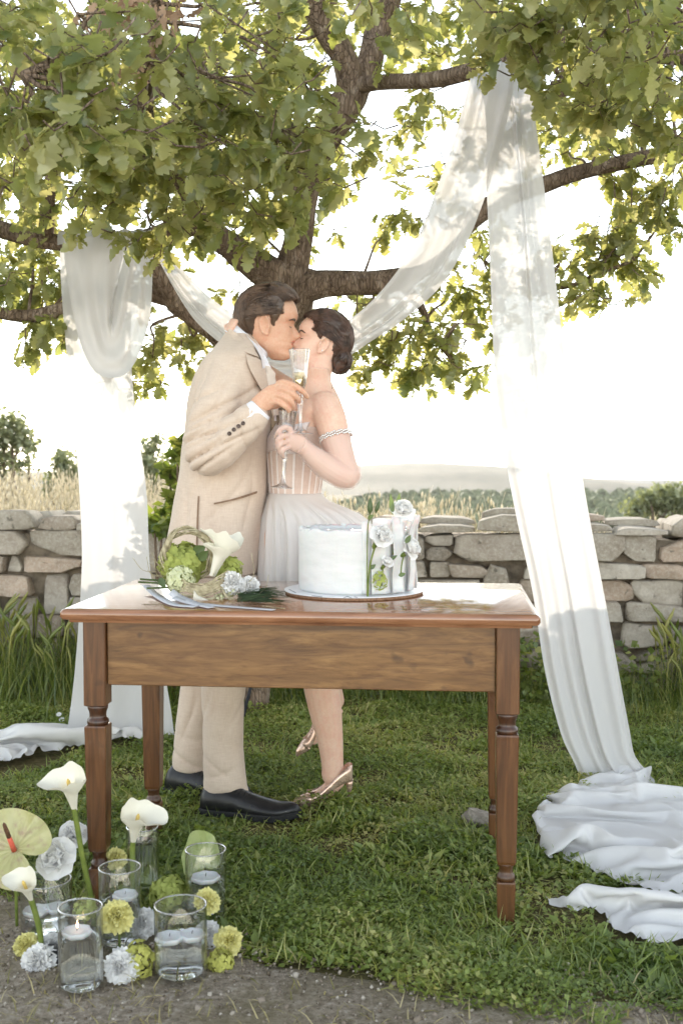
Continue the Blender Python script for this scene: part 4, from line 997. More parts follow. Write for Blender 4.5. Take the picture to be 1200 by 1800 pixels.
def head_pt(th, z, off=0.0, face=True):
    xf, xb, hw = interp(XF, z)[0] + off, interp(XB, z)[0] - off, interp(HW, z)[0] + off
    c, s = math.cos(th), math.sin(th); e = 2.25
    xc, a = (xf + xb) / 2, (xf - xb) / 2
    x = xc + a * math.copysign(abs(c) ** (2 / e), c); y = hw * math.copysign(abs(s) ** (2 / e), s)
    if c > 0: y *= 1 - .14 * c
    if face and c > 0:
        sig = .0095 + .005 * math.exp(-((z - .078) / .009) ** 2)
        x += interp(NOSE, z)[0] * math.exp(-(y / sig) ** 2)
        x -= .011 * math.exp(-((z - .115) / .012) ** 2 - ((abs(y) - .031) / .017) ** 2)
        x += .007 * math.exp(-((z - .112) / .008) ** 2 - ((abs(y) - .031) / .012) ** 2)
        x += .004 * math.exp(-((z - .090) / .016) ** 2 - ((abs(y) - .040) / .016) ** 2)
        x -= .005 * math.exp(-((z - .0565) / .0022) ** 2 - (y / .020) ** 2)
    return Vector((x, y, z))
def head_mesh(M, n=72, m=64):
    zs = [.232 * (1 - math.cos(PI * i / m)) / 2 for i in range(m + 1)]
    return MB().loft([[M @ head_pt(2 * PI * j / n, z) for j in range(n)] for z in zs])
def ear_mesh(M, side):
    b = MB(); c = Vector((-.006, side * .070, .102)); out = Vector((-.42, side * .9, 0)).normalized()
    ax = Vector((.9, side * .42, 0)).normalized(); up = Vector((-.14, 0, .99))
    b.loft([[M @ (c + out * d + ax * (math.cos(2 * PI * j / 18) * .0165 * k) + up * (math.sin(2 * PI * j / 18) * .030 * k - .0 )) for j in range(18)] for d, k in ((-.012, .8), (.002, .85), (.008, .92), (.009, .75), (.004, .5), (.002, .1))])
    hl = []
    for i in range(15):
        t = math.radians(-150 + i * 17) if side else 0
        a = math.radians(20 + i * 17.5); k = 1.0
        hl.append(M @ (c + out * .0105 + ax * (math.cos(a) * .0165) + up * (math.sin(a) * .030)))
    b.tube(hl, [.0032] * 15, 7); b.ball(M @ (c + out * .006 + ax * .004 - up * .029), .0068, 8, 6)
    b.ball(M @ (c + out * .006 + ax * .014 - up * .004), .0045, 8, 6); return b
def hair_shell(M, line, thick, n=96, m=64, rough=.0035, seed=0.0, freq=(3, 60), side_only=None):
    zs = [.01 + (.2325 - .01) * (1 - math.cos(PI * i / m)) / 2 for i in range(m + 1)]; rings = []
    for z in zs:
        R = []
        for j in range(n):
            th = 2 * PI * j / n; ph = abs(((th + PI) % (2 * PI)) - PI)
            zh = interp(line, ph)[0] + .004 * nz(th * 6 + seed, z * 50)
            k = smooth(zh - .004, zh + .010, z)
            t = thick(ph, z, z - zh) + rough * nz(th * freq[0] + seed, z * freq[1], seed) + .5 * rough * nz(th * 9, z * 140 + seed)
            R.append(M @ head_pt(th, min(z, .2318), lerp(-.014, max(.003, t), k), False) + (M.to_3x3() @ Vector((0, 0, max(0, t) * k * smooth(.12, .232, z)))))
        rings.append(R)
    return MB().loft(rings)
def place_head(ear_px, Y, scale, pitch, flip, yaw=0.0):
    """puts the head so its near ear lies at ear_px; pitch > 0 lifts the chin, yaw > 0 turns the face to the viewer"""
    R = Matrix.Rotation(-pitch, 4, 'Y')
    R = (Matrix.Rotation(PI + yaw, 4, 'Z') if flip else Matrix.Rotation(-yaw, 4, 'Z')) @ R
    return Matrix.Translation(at(ear_px[0], ear_px[1], Y)) @ R @ Matrix.Scale(scale, 4) @ Matrix.Translation(-Vector((-.006, .07 if flip else -.07, .102)))
def strands(M, n, hair_t, side, seed, tops=(.188, .034), y_rng=(.004, .064), nape=None, rad=.0011):
    """fine locks combed from the brow over the crown to the nape, and along the near side"""
    b = MB(); r = random.Random(seed)
    for k in range(n):
        y = side * r.uniform(*y_rng) if k % 2 else -side * r.uniform(*y_rng) * .7
        zt = .2315
        while interp(HW, zt)[0] < abs(y) * 1.03 and zt > .12: zt -= .002
        pts = []; z0 = tops[0] - r.uniform(-.004, .008) - abs(y) * .35; m = 9; zl = tops[1] + r.uniform(0, .05); dy = r.gauss(0, .006); jit = r.uniform(-.002, .004)
        for i in range(m + 1):
            z = lerp(z0, zt, math.sin(PI / 2 * i / m)); yy = y + dy * i / m; s_ = min(1, abs(yy) / max(.004, interp(HW, z)[0])); th = math.asin(s_ ** 1.12)
            pts.append((math.copysign(th, yy), z))
        for i in range(1, m + 1):
            z = lerp(zt, zl, (i / m) ** 1.2); yy = (y + dy) * (1 - .35 * i / m if nape else 1); s_ = min(1, abs(yy) / max(.004, interp(HW, z)[0])); th = PI - math.asin(s_ ** 1.12)
            if s_ > .86 and z < .15: break
            pts.append((math.copysign(th, yy), z))
        P = []
        for th, z in pts:
            ph = abs(((th + PI) % (2 * PI)) - PI); P.append(M @ head_pt(th, min(z, .2316), hair_t(ph, z, .05) + jit, False) + M.to_3x3() @ Vector((0, 0, max(0, hair_t(ph, z, .05)) * smooth(.12, .232, z))))
        b.tube(P, [rad * (.5 if i in (0, len(P) - 1) else 1) for i in range(len(P))], 3)
    for k in range(n // 2):
        z = r.uniform(.142, .19); P = []; z1 = max(.075, lerp(z, nape or .06, .6)) + r.uniform(-.012, .012); jit = r.uniform(-.002, .003); st = 1.05 + r.uniform(0, .5)
        for i in range(9):
            t = i / 8; th = lerp(st, 2.9, t); zz = lerp(z, z1, t ** 1.2); P.append(M @ head_pt(side * th, zz, hair_t(th, zz, .05) * (.5 if i == 0 else 1) + jit, False))
        b.tube(P, rad, 3)
    return b
def folds(o, centres, amp=.005):
    """presses slanted folds into the cloth of a mesh; centres: (point, radius, direction of the folds' run, waves per metre, gain)"""
    me = o.data; og = ORIGIN[o.name]; n = len(me.vertices); co = np.empty(n * 3); me.vertices.foreach_get('co', co); co = co.reshape(-1, 3)
    no = np.empty(n * 3); me.vertices.foreach_get('normal', no); no = no.reshape(-1, 3); W_ = co + np.array(og); d = np.zeros(n)
    for c, r, run, fq, g in centres:
        c = np.array(c); run = np.array(run, float); run /= np.linalg.norm(run); side = np.cross(run, np.array([0, 1, 0])); side /= np.linalg.norm(side) + 1e-9
        q = W_ - c; k = np.exp(-(q ** 2).sum(1) / r ** 2); a = q @ side; s = q @ run
        ph = a * fq * 6.28 + 1.6 * np.sin(s * 9 + c[0] * 30) + .9 * np.sin(a * fq * 2.7 + s * 14 + 1)
        crease = np.abs(np.sin(ph * .5)); d += k * g * (-1.3 * (1 - crease) ** 4 + .35 * crease)
    d += .22 * (np.sin(W_[:, 2] * 23 + 3 * np.sin(W_[:, 0] * 17)) * np.sin(W_[:, 0] * 31 + 2 * np.sin(W_[:, 2] * 13 + W_[:, 1] * 9)))
    co += no * (d * amp)[:, None]; me.vertices.foreach_set('co', co.ravel()); me.update()

# ------------------------------------------------------------------ groom
YM = 3.86
groom = thing('person', 'man in a beige linen suit kissing the bride, raising a champagne flute', 'person', (at(390, 1400, YM).x, YM, 0))
MH = place_head((468, 571), YM - .074, 1.04, math.radians(-5), False, 0)
JT = [(1004, 296, 460, .185, YM), (950, 296, 464, .185, YM), (900, 304, 467, .178, YM), (850, 314, 470, .172, YM), (800, 321, 472, .174, YM), (750, 327, 474, .180, YM), (700, 334, 474, .190, YM), (660, 346, 471, .194, YM), (634, 360, 466, .186, YM), (615, 375, 461, .150, YM), (600, 387, 453, .100, YM), (589, 396, 446, .075, YM)]
b = head_mesh(MH)
for s in (-1, 1): b.add(*(lambda e: (e.v, e.f))(ear_mesh(MH, s)))
chain(b, [(436, 566, YM, .060), (432, 598, YM, .060), (428, 625, YM, .066), (420, 665, YM, .10)], 20, 1.0, (0, 1, 0))
slices(b, [(1000, 330, 440, .13, YM), (900, 335, 450, .13, YM), (800, 340, 455, .13, YM), (700, 348, 458, .15, YM), (640, 365, 452, .15, YM), (620, 400, 445, .07, YM)], 24)
for Yl, xs in ((3.76, (392, 392, 396, 398)), (3.97, (368, 360, 340, 335))):
    limb_chain(b, [(xs[0], 1000, (Yl + YM) / 2, .08), (xs[1], 1100, Yl, .07), (xs[2], 1250, Yl, .05), (xs[3], 1395 if Yl < 3.9 else 1350, Yl, .038)])
    b.tube([at(xs[3] - 12, (1395 if Yl < 3.9 else 1350) + 22, Yl), at(xs[3] + 45, (1395 if Yl < 3.9 else 1350) + 28, Yl)], [.035, .03], 10)
limb_chain(b, [(396, 650, 3.74, .045), (374, 730, 3.68, .035), (366, 788, 3.645, .03), (402, 768, 3.615, .028), (438, 732, 3.60, .026), (455, 713, 3.60, .0265)])
limb_chain(b, [(400, 650, 4.02, .06), (430, 720, 4.08, .05), (452, 800, 4.08, .045), (500, 830, 4.02, .036), (540, 838, 3.99, .028)])
for k in range(4): chain(b, [(536, 826 + k * 8, 3.99, .011), (552, 828 + k * 7, 3.98, .0095), (566, 832 + k * 6, 3.97, .008)], 8)
# the hand round the stem
chain(b, [(450, 714, 3.60, .027), (466, 704, 3.59, .033), (482, 695, 3.585, .036), (493, 691, 3.583, .030)], 18, .52, (0, 1, 0))
for f in ([(488, 676, 3.583, .0118), (499, 672, 3.572, .0112), (519, 679, 3.560, .0100), (532, 688, 3.566, .0092), (540, 698, 3.585, .0080)],
          [(484, 687, 3.580, .0118), (496, 683, 3.568, .0112), (511, 690, 3.556, .0102), (522, 699, 3.566, .0092), (525, 706, 3.585, .0080)],
          [(480, 698, 3.580, .0112), (492, 695, 3.568, .0108), (505, 701, 3.556, .0098), (514, 710, 3.566, .0090), (516, 717, 3.584, .0078)],
          [(476, 708, 3.582, .0105), (487, 706, 3.570, .0100), (498, 712, 3.560, .0090), (506, 719, 3.568, .0082), (508, 725, 3.584, .0072)],
          [(464, 714, 3.612, .0150), (486, 712, 3.628, .0125), (508, 704, 3.632, .0105), (525, 694, 3.622, .0085)]):
    chain(b, f, 10, 1.0, (0, 1, 0), 3); b.ball(at(*f[-1][:3]), f[-1][3], 8, 6)
gb = obj('body', b, SKIN_M, groom); remesh(gb, .0034, 2)
# hair, brows, lashes
def th_m(ph, z, up): return .004 + .009 * smooth(0, .05, up) + .005 * smooth(.15, .21, z) * smooth(1.9, .6, ph) - .002 * smooth(2.0, 3.0, ph) * smooth(.12, .05, z)
hm = hair_shell(MH, [(0, .200), (.45, .198), (.75, .188), (1.0, .172), (1.14, .130), (1.22, .096), (1.36, .092), (1.46, .128), (1.75, .138), (1.95, .085), (2.3, .050), (PI, .034)], th_m, rough=.003, seed=2.0, freq=(2.5, 90))
obj('hair', hm, HAIR_M, groom)
tag(obj('hair_strands', strands(MH, 900, th_m, -1, 31, (.202, .05), rad=.0008), HAIR_L, groom), kind='stuff')
for side in (-1, 1):
    obj('eyebrow', MB().tube([MH @ (head_pt(side * a, z) + Vector((.001, side * .001, 0))) for a, z in ((.16, .127), (.3, .131), (.45, .131), (.62, .126))], [.002, .004, .0038, .0012], 6), HAIR_M, groom)
    obj('eyelashes', MB().tube([MH @ (head_pt(side * a, z) + Vector((.0012, side * .0008, 0))) for a, z in ((.24, .108), (.36, .1055), (.5, .107))], [.0008, .0016, .0008], 5), HAIR_M, groom)
def add_lips(M, mat, owner):
    for z, r in ((.0515, .0045), (.0615, .0038)):
        line = [M @ (head_pt(a, z + .0025 * math.cos(a * 5)) - Vector((.0018, 0, 0))) for a in (-.34, -.22, -.1, 0, .1, .22, .34)]
        obj('lip', MB().tube(line, [r * .3, r * .8, r, r * .9, r, r * .8, r * .3], 8), mat, owner)
add_lips(MH, LIPS_M, groom)
# jacket
b = MB(); slices(b, JT, 48, 2.5)
limb_chain(b, [(405, 645, 3.74, .072), (386, 692, 3.69, .073), (368, 745, 3.655, .069), (359, 788, 3.64, .064), (366, 802, 3.63, .062), (394, 784, 3.615, .060), (424, 755, 3.605, .054), (446, 735, 3.60, .049)], 20, 4)
limb_chain(b, [(404, 642, 4.0, .08), (428, 715, 4.05, .075), (450, 795, 4.06, .066), (490, 828, 4.02, .056), (520, 838, 4.0, .048)], 16, 3)
jk = obj('jacket', b, LINEN, groom); remesh(jk, .0068, 3)
sh_, el, cf = at(385, 690, 3.6), at(352, 800, 3.58), at(430, 750, 3.55)
folds(jk, [(el, .10, (.6, 0, .5), 22, 1.7), (at(376, 752, 3.57), .10, (.9, 0, .5), 17, 1.9), (at(352, 752, 3.62), .08, (.8, 0, .5), 15, 1.6), (at(420, 765, 3.55), .07, (-.3, 0, 1), 16, .7), (at(430, 690, 3.68), .10, (.8, 0, .5), 13, 1.0), (at(350, 700, 3.65), .12, (.2, 0, 1), 10, .8), (at(400, 850, 3.69), .14, (.5, 0, 1), 8, .6), (at(440, 880, 3.7), .1, (.3, 0, 1), 9, .5), (at(330, 900, 3.72), .14, (.1, 0, 1), 8, .6)], .010)
def jac(px, py, off=.006):
    t = sorted(JT); py_ = min(max(py, t[0][0]), t[-1][0]); xl, xr, hd, Y = interp(t, py_)
    k = (px - (xl + xr) / 2) / ((xr - xl) / 2); k = max(-.985, min(.985, k))
    return at(px, py, Y - hd * (1 - abs(k) ** 2.5) ** (1 / 2.5) - off)
def patch(name, A, B, mat, parent, off=.007, nu=5, nv=14, thick=.004, f=jac, bulge=.0):
    """a strip of cloth between two pixel lines lying on the jacket, with a real thickness"""
    A = catmull(A, 6); B = catmull(B, 6); b = MB(); nv = len(A) - 1
    fr = lambda u, v: f(lerp(A[round(v * nv)][0], B[round(v * nv)][0], u), lerp(A[round(v * nv)][1], B[round(v * nv)][1], u), off + bulge * math.sin(PI * u))
    bk = lambda u, v: f(lerp(A[round(v * nv)][0], B[round(v * nv)][0], u), lerp(A[round(v * nv)][1], B[round(v * nv)][1], u), off - thick)
    R = []
    for j in range(nv + 1): R.append([fr(i / nu, j / nv) for i in range(nu + 1)] + [bk(i / nu, j / nv) for i in range(nu, -1, -1)])
    return obj(name, b.loft(R), mat, parent, angle=50)
patch('lapel', [(432, 622), (438, 645), (452, 672), (470, 704), (480, 735)], [(458, 632), (466, 650), (472, 672), (478, 704), (481, 735)], LINEN, groom, .010, 6, thick=.007, bulge=.004)
patch('collar', [(393, 590), (404, 598), (420, 610), (434, 620)], [(404, 578), (420, 588), (440, 606), (456, 628)], LINEN, groom, .012, 5, thick=.008, bulge=.004)
patch('pocket_welt', [(376, 884), (400, 879), (425, 872), (452, 863)], [(376, 887), (400, 882), (425, 876), (452, 867)], LIN_DK, groom, .010, 2, thick=.004)
patch('vent_shadow', [(348, 872), (346, 910), (345, 950), (343, 1003)], [(350, 872), (349, 910), (348, 950), (347, 1003)], LIN_DK, groom, .011, 2, thick=.004)  # dark strip standing in for the shadow gap of the jacket's slit
patch('seam', [(332, 700), (338, 760), (344, 820), (348, 872)], [(333, 700), (339, 760), (345, 820), (349, 872)], LIN_DK, groom, .005, 1, thick=.003)
BUT = mottled('horn button', srgb(58, 46, 42), srgb(110, 94, 88), 90, .35)
def rim_disc(c, nrm, r, h=.004, n=16):
    nrm = Vector(nrm).normalized(); u = nrm.orthogonal().normalized(); v = nrm.cross(u)
    return MB().loft([[c + nrm * d + (u * math.cos(2 * PI * j / n) + v * math.sin(2 * PI * j / n)) * (r * k) for j in range(n)] for d, k in ((0, .9), (h * .5, 1), (h, .95), (h * .8, .6), (h * .75, .1))])
for x, y in ((403, 762), (411, 755), (419, 749), (427, 744)):
    obj('button', rim_disc(at(x, y, 3.605 - .058), (.25, -1, -.1), .0068), BUT, groom)
# shirt collar, cuff and tie
b = MB()
def ncol(k): return at(lerp(398, 462, k), lerp(574, 640, k ** 1.1), YM)
rings = []
for zz, off in ((-.016, .0), (.004, .002), (.024, .0), (.022, -.005), (-.016, -.006)):
    R = []
    for j in range(36):
        a = 2 * PI * j / 36; c = at(433, 604, YM); ax = (at(463, 632, YM) - at(402, 578, YM)) / 2; 
        R.append(c + ax * math.cos(a) * (1.08 + off * 10) + EY * (math.sin(a) * (.074 + off)) + Vector((-ax.z, 0, ax.x)).normalized() * zz)
    rings.append(R)
b.loft(rings, cap=False); obj('shirt_collar', b, SHIRT, groom)
patch('shirt_collar_point', [(432, 588), (446, 606), (458, 628), (462, 648)], [(440, 596), (456, 610), (470, 632), (472, 644)], SHIRT, groom, .016, 4, thick=.006)
patch('shirt_front', [(444, 612), (458, 640), (468, 668), (478, 700), (482, 740)], [(470, 634), (478, 650), (482, 670), (485, 700), (486, 740)], SHIRT, groom, .002, 4, thick=.006, f=lambda x, y, o: at(x, y, YM - .11 + (x - 445) * .0018 - o))
TIE = weave_mat('champagne tie', srgb(216, 204, 192), srgb(228, 218, 208), 600, .5)
patch('tie', [(462, 642), (468, 655), (466, 664), (474, 690), (480, 730)], [(474, 644), (484, 656), (484, 664), (488, 690), (490, 730)], TIE, groom, .010, 5, thick=.01, bulge=.006, f=lambda x, y, o: at(x, y, YM - .10 + (x - 445) * .0015 - o))
b = MB(); q = catmull([tuple(at(x, y, Y)) + (r,) for x, y, Y, r in ((436, 742, 3.602, .047), (447, 730, 3.60, .044), (456, 722, 3.60, .041), (459, 719, 3.60, .038))], 3)
obj('shirt_cuff', b.tube([p[:3] for p in q], [p[3] for p in q], 22, True, 1.0, (0, 1, 0)), SHIRT, groom)
# trousers
b = MB()
slices(b, [(985, 318, 446, .15, YM), (1030, 320, 450, .16, YM), (1060, 322, 452, .15, YM)], 36)
slices(b, [(1010, 338, 456, .10, 3.78), (1060, 345, 452, .092, 3.77), (1130, 350, 443, .086, 3.765), (1200, 354, 432, .076, 3.76), (1290, 357, 427, .070, 3.755), (1340, 358, 430, .068, 3.75), (1372, 358, 434, .067, 3.75), (1396, 360, 438, .066, 3.75)], 32, 2.2)
slices(b, [(1010, 322, 430, .10, 3.93), (1060, 322, 420, .092, 3.95), (1130, 323, 408, .086, 3.96), (1200, 319, 396, .076, 3.97), (1280, 309, 376, .070, 3.97), (1330, 304, 372, .068, 3.97), (1351, 305, 372, .066, 3.97)], 32, 2.2)
tr = obj('trousers', b, LINEN, groom); remesh(tr, .0068, 2)
folds(tr, [(at(400, 1385, 3.69), .07, (1, 0, .25), 15, 1.3), (at(385, 1345, 3.69), .07, (.9, 0, -.4), 12, 1.0), (at(330, 1335, 3.9), .08, (1, 0, -.6), 13, 1.4), (at(420, 1230, 3.69), .10, (.5, 0, 1), 11, 1.0), (at(360, 1260, 3.7), .12, (.1, 0, 1), 9, .8), (at(330, 1250, 3.9), .12, (.4, 0, 1), 9, 1.0)], .006)
patch('crease', [(396, 1200), (394, 1260), (393, 1330), (394, 1390)], [(398, 1200), (396, 1260), (395, 1330), (396, 1390)], LINEN, groom, .0, 2, thick=.006, f=lambda x, y, o: at(x, y, 3.76 - .071 - o))
def derby(name, heel, toe, hgt, wid, parent, label=None):
    """a laced leather shoe from heel to toe on the ground"""
    L = (toe - heel).length; ax = (toe - heel).normalized(); ay = Vector((-ax.y, ax.x, 0)); up = EZ
    W_ = [(0, .62), (.06, .82), (.2, .9), (.4, .82), (.62, 1.0), (.8, .92), (.92, .62), (.985, .28), (1, .1)]
    H_ = [(0, .70), (.05, .92), (.14, 1.0), (.28, .93), (.36, .83), (.5, .66), (.65, .52), (.8, .42), (.92, .36), (.985, .24), (1, .14)]
    b = MB(); rings = []
    for i in range(33):
        u = i / 32; w_ = interp(W_, u)[0] * wid / 2; h = interp(H_, u)[0] * hgt; c = heel + ax * (u * L); lift = .012 * smooth(.75, 1, u)
        R = []
        for j in range(20):
            a = 2 * PI * j / 20; y = math.cos(a) * w_; s = math.sin(a)
            z = .022 + lift + (h * max(0, s) ** (.75 if u > .35 else .6) if s > 0 else .004 * s)
            if s > 0: y *= 1 - (.45 if u < .34 else .28) * s ** 2
            R.append(c + ay * y + up * z)
        rings.append(R)
    b.loft(rings); o = obj(name, b, BLK, parent)
    b = MB(); rings = []
    for i in range(33):
        u = i / 32; w_ = interp(W_, u)[0] * wid / 2 + .005; c = heel + ax * (-.004 + u * (L + .008)); lift = .012 * smooth(.75, 1, u); bot = .0 if u < .28 else .007 * smooth(.28, .34, u) * (1 - smooth(.45, .6, u))
        rings.append([c + ay * y + up * z for y, z in ((-w_, .004 + bot + lift), (w_, .004 + bot + lift), (w_ + .001, .022 + lift), (w_ - .002, .025 + lift), (-w_ + .002, .025 + lift), (-w_ - .001, .022 + lift))])
    b.loft(rings); obj('sole', b, SOLE, o, angle=40)
    b = MB()
    for k in range(4):
        u = .36 + k * .045; c = heel + ax * (u * L); h = interp(H_, u)[0] * hgt + .024
        b.tube([c + ay * (.022 * s) + up * (h - .010 * abs(s) ** 2 - .004) for s in (-1, -.5, 0, .5, 1)], .0028, 6)
    b.tube([heel + ax * (.34 * L) + ay * s * .03 + up * (.10 * hgt / .1 - .012 * abs(s)) for s in (-.9, -.4, 0, .4, .9)], .003, 6)
    obj('laces', b, SOLE, o); return o
hl = ground_at(358, 1428); tl = ground_at(527, 1444); derby('shoe', hl, tl, .088, .104, groom)
hl = ground_at(298, 1392); tl = ground_at(440, 1412); derby('shoe', hl, tl, .088, .104, groom)

# ------------------------------------------------------------------ bride
YW = 3.86
bride = thing('person', 'bride in a strapless tulle dress and sheer gloves with her dark hair in a bun', 'person', (at(560, 1400, 3.8).x, 3.82, 0))
WH = place_head((566, 606), 3.815, .93, math.radians(17), True, math.radians(6))
BT = [(648, 536, 577, .050, 3.82), (672, 531, 583, .058, 3.84), (690, 522, 592, .10, YW), (704, 514, 598, .145, YW), (722, 505, 597, .165, YW), (745, 490, 590, .155, YW), (770, 476, 582, .148, YW), (800, 471, 574, .142, YW), (835, 474, 566, .122, YW), (870, 477, 560, .112, YW), (905, 466, 572, .140, YW), (950, 456, 588, .168, YW), (1030, 462, 592, .170, YW), (1090, 490, 590, .14, YW)]
b = head_mesh(WH)
for s in (-1, 1): b.add(*(lambda e: (e.v, e.f))(ear_mesh(WH, s)))
slices(b, BT, 44, 2.15)
chain(b, [(566, 606, 3.875, .047), (562, 640, 3.86, .045), (557, 665, 3.855, .048), (554, 692, YW, .062)], 20, 1.0, (0, 1, 0))
limb_chain(b, [(571, 716, 3.735, .056), (582, 742, 3.70, .052), (592, 780, 3.68, .0475), (604, 818, 3.665, .043), (611, 835, 3.655, .041), (600, 834, 3.645, .041), (572, 818, 3.63, .038), (548, 799, 3.61, .029), (537, 789, 3.602, .0235)], 18, 4)
limb_chain(b, [(540, 716, 3.985, .054), (508, 690, 4.03, .048), (470, 664, 4.06, .044), (440, 640, 4.08, .040), (424, 612, 4.04, .033), (412, 592, 3.985, .024)], 16, 4)
chain(b, [(413, 594, 3.985, .022), (408, 582, 3.955, .026), (404, 572, 3.93, .022)], 14, .6)
for k in range(4): chain(b, [(404 + k * 2, 584 - k * 5, 3.93, .0095), (399 + k * 3, 580 - k * 5, 3.87, .009), (402 + k * 3, 579 - k * 5, 3.82, .0085), (408 + k * 3, 580 - k * 5, 3.795, .0075)], 8)
def bride_hand(b, g=0.0):
    chain(b, [(538, 789, 3.602, .0235 + g), (526, 781, 3.59, .029 + g), (515, 774, 3.585, .031 + g), (507, 770, 3.583, .026 + g)], 18, .55, (0, 1, 0))
    for f in ([(512, 756, 3.582, .0090), (501, 751, 3.568, .0084), (490, 758, 3.566, .0078), (485, 769, 3.585, .0070)],
              [(508, 766, 3.578, .0090), (497, 766, 3.560, .0084), (488, 774, 3.560, .0078), (487, 786, 3.583, .0070)],
              [(506, 776, 3.578, .0086), (497, 778, 3.560, .0080), (490, 785, 3.560, .0075), (491, 795, 3.583, .0068)],
              [(508, 786, 3.580, .0080), (500, 789, 3.566, .0074), (495, 795, 3.566, .0068), (498, 803, 3.584, .0060)],
              [(530, 790, 3.606, .0125), (518, 786, 3.622, .0105), (508, 776, 3.628, .0092), (500, 768, 3.620, .0078)]):
        f = [(x, y, Y, r + g) for x, y, Y, r in f]; chain(b, f, 10, 1.0, (0, 1, 0), 3); b.ball(at(*f[-1][:3]), f[-1][3], 8, 6)
bride_hand(b)
# standing leg and foot
limb_chain(b, [(532, 1040, 3.80, .085), (545, 1110, 3.80, .068), (560, 1165, 3.80, .058), (564, 1200, 3.80, .0615), (572, 1250, 3.80, .055), (580, 1300, 3.80, .044), (584, 1342, 3.80, .0375), (584, 1362, 3.80, .037)], 18)
chain(b, [(598, 1370, 3.80, .023), (582, 1384, 3.798, .026), (564, 1400, 3.796, .024), (550, 1412, 3.792, .018), (538, 1419, 3.79, .010)], 14, 1.0, (0, 1, 0))
# lifted leg: shank behind, toe pointing down
limb_chain(b, [(546, 1050, 3.93, .08), (556, 1130, 3.94, .06), (566, 1170, 4.00, .055), (578, 1205, 4.08, .045), (588, 1232, 4.14, .036)], 16)
chain(b, [(594, 1244, 4.15, .023), (582, 1264, 4.15, .025), (564, 1290, 4.14, .021), (548, 1306, 4.13, .012)], 14, 1.0, (0, 1, 0))
wb = obj('body', b, SKIN_W, bride); remesh(wb, .0034, 2)
def th_w(ph, z, up): return .003 + .008 * smooth(0, .07, up) + .002 * smooth(1.5, 3, ph)
hw_ = hair_shell(WH, [(0, .200), (.5, .196), (.85, .178), (1.1, .150), (1.3, .118), (1.42, .110), (1.5, .128), (1.75, .134), (1.95, .09), (2.4, .055), (PI, .040)], th_w, rough=.0035, seed=6.0, freq=(2.0, 50))
ho = obj('hair', hw_, HAIR_W, bride)
b = MB(); c = at(597, 633, 3.88); rr = random.Random(4); R = []
for i in range(17):
    a = PI * (i + .03) / 16.06
    R.append([c + Vector((.040 * math.sin(a) * math.cos(t), .052 * math.cos(a), .046 * math.sin(a) * math.sin(t))) * (1 + .09 * math.sin(t * 2 + a * 5) + .05 * math.sin(t * 7 + a * 9)) for t in [2 * PI * j / 30 for j in range(30)]])
b.loft(R); obj('bun', b, HAIR_W, bride)
b = strands(WH, 800, th_w, 1, 41, (.199, .055), (.004, .066), .055, .0008)
for k in range(40):                                            # locks coiled round the bun
    ph = rr.uniform(0, 6.3); tl = rr.uniform(-.6, .6); r0 = rr.uniform(.75, 1.08); P = []
    for i in range(12):
        a = ph + i * .28; P.append(c + Vector((.040 * math.cos(a) * r0, -abs(.050 * math.sqrt(max(0, 1.12 - r0 * r0 * .98))) + .004 * tl, .046 * math.sin(a) * r0)))
    b.tube(P, .0011, 3)
for k, (x0, y0, x1, y1, x2, y2) in enumerate(((590, 640, 588, 662, 583, 684),)):
    b.tube(catmull([tuple(at(x0, y0, 3.74)), tuple(at(x1, y1, 3.735)), tuple(at(x2, y2, 3.74))], 5), .0009, 4)
tag(obj('hair_strands', b, HAIR_V, bride), kind='stuff')
for side in (-1, 1):
    obj('eyebrow', MB().tube([WH @ (head_pt(side * a, z) + Vector((.001, side * .001, 0))) for a, z in ((.18, .128), (.32, .133), (.48, .133), (.66, .127))], [.0015, .003, .0028, .001], 6), HAIR_W, bride)
    obj('eyelashes', MB().tube([WH @ (head_pt(side * a, z) + Vector((.0018, side * .001, 0))) for a, z in ((.24, .108), (.36, .105), (.52, .107))], [.0008, .0018, .001], 5), HAIR_W, bride)
add_lips(WH, LIPS_W, bride)
CRY = bpy.data.materials.new('crystal'); CRY.use_nodes = True
p_ = CRY.node_tree.nodes['Principled BSDF']; p_.inputs['Base Color'].default_value = (.85, .82, .8, 1); p_.inputs['Metallic'].default_value = .6; p_.inputs['Roughness'].default_value = .12
b = MB(); b.ball(at(566, 616, 3.768), .0032, 8, 6); obj('earring', b, CRY, bride)
# dress
NUDE = weave_mat('nude mesh bodice', srgb(204, 182, 170), srgb(218, 198, 188), 260); SATIN = weave_mat('white satin', srgb(226, 216, 212), srgb(238, 230, 226), 420, .5)
BD = sorted(BT)
def bod_rows(y0, y1, n): return [(y0 + (y1 - y0) * i / n,) + tuple(interp(BD, y0 + (y1 - y0) * i / n)) for i in range(n + 1)]
obj('bodice', slices(MB(), bod_rows(752, 874, 8), 48, 2.15, .005), NUDE, bride)
def bod(k, py, off):
    xl, xr, hd, Y = interp(BD, py); a, q = at(xl, py, Y), at(xr, py, Y); t = k
    c = (a + q) / 2; co, si = math.cos(t), math.sin(t); e = 2.15
    return c + EX * (((q - a).length / 2 + off) * math.copysign(abs(co) ** (2 / e), co)) + EY * ((hd + off) * math.copysign(abs(si) ** (2 / e), si))
for k in range(11):
    t0 = -PI + .12 + k * .285; b = MB(); R = []
    for i in range(13):
        py = lerp(786, 874, i / 12); wd_ = .030; tt = t0 + .02 * (i / 12 - .5)
        R.append([bod(tt - wd_, py, .0055), bod(tt - wd_, py, .0078), bod(tt + wd_, py, .0078), bod(tt + wd_, py, .0055)])
    obj('boning_strip', b.loft(R), SATIN, bride, angle=50)
b = MB(); R = []
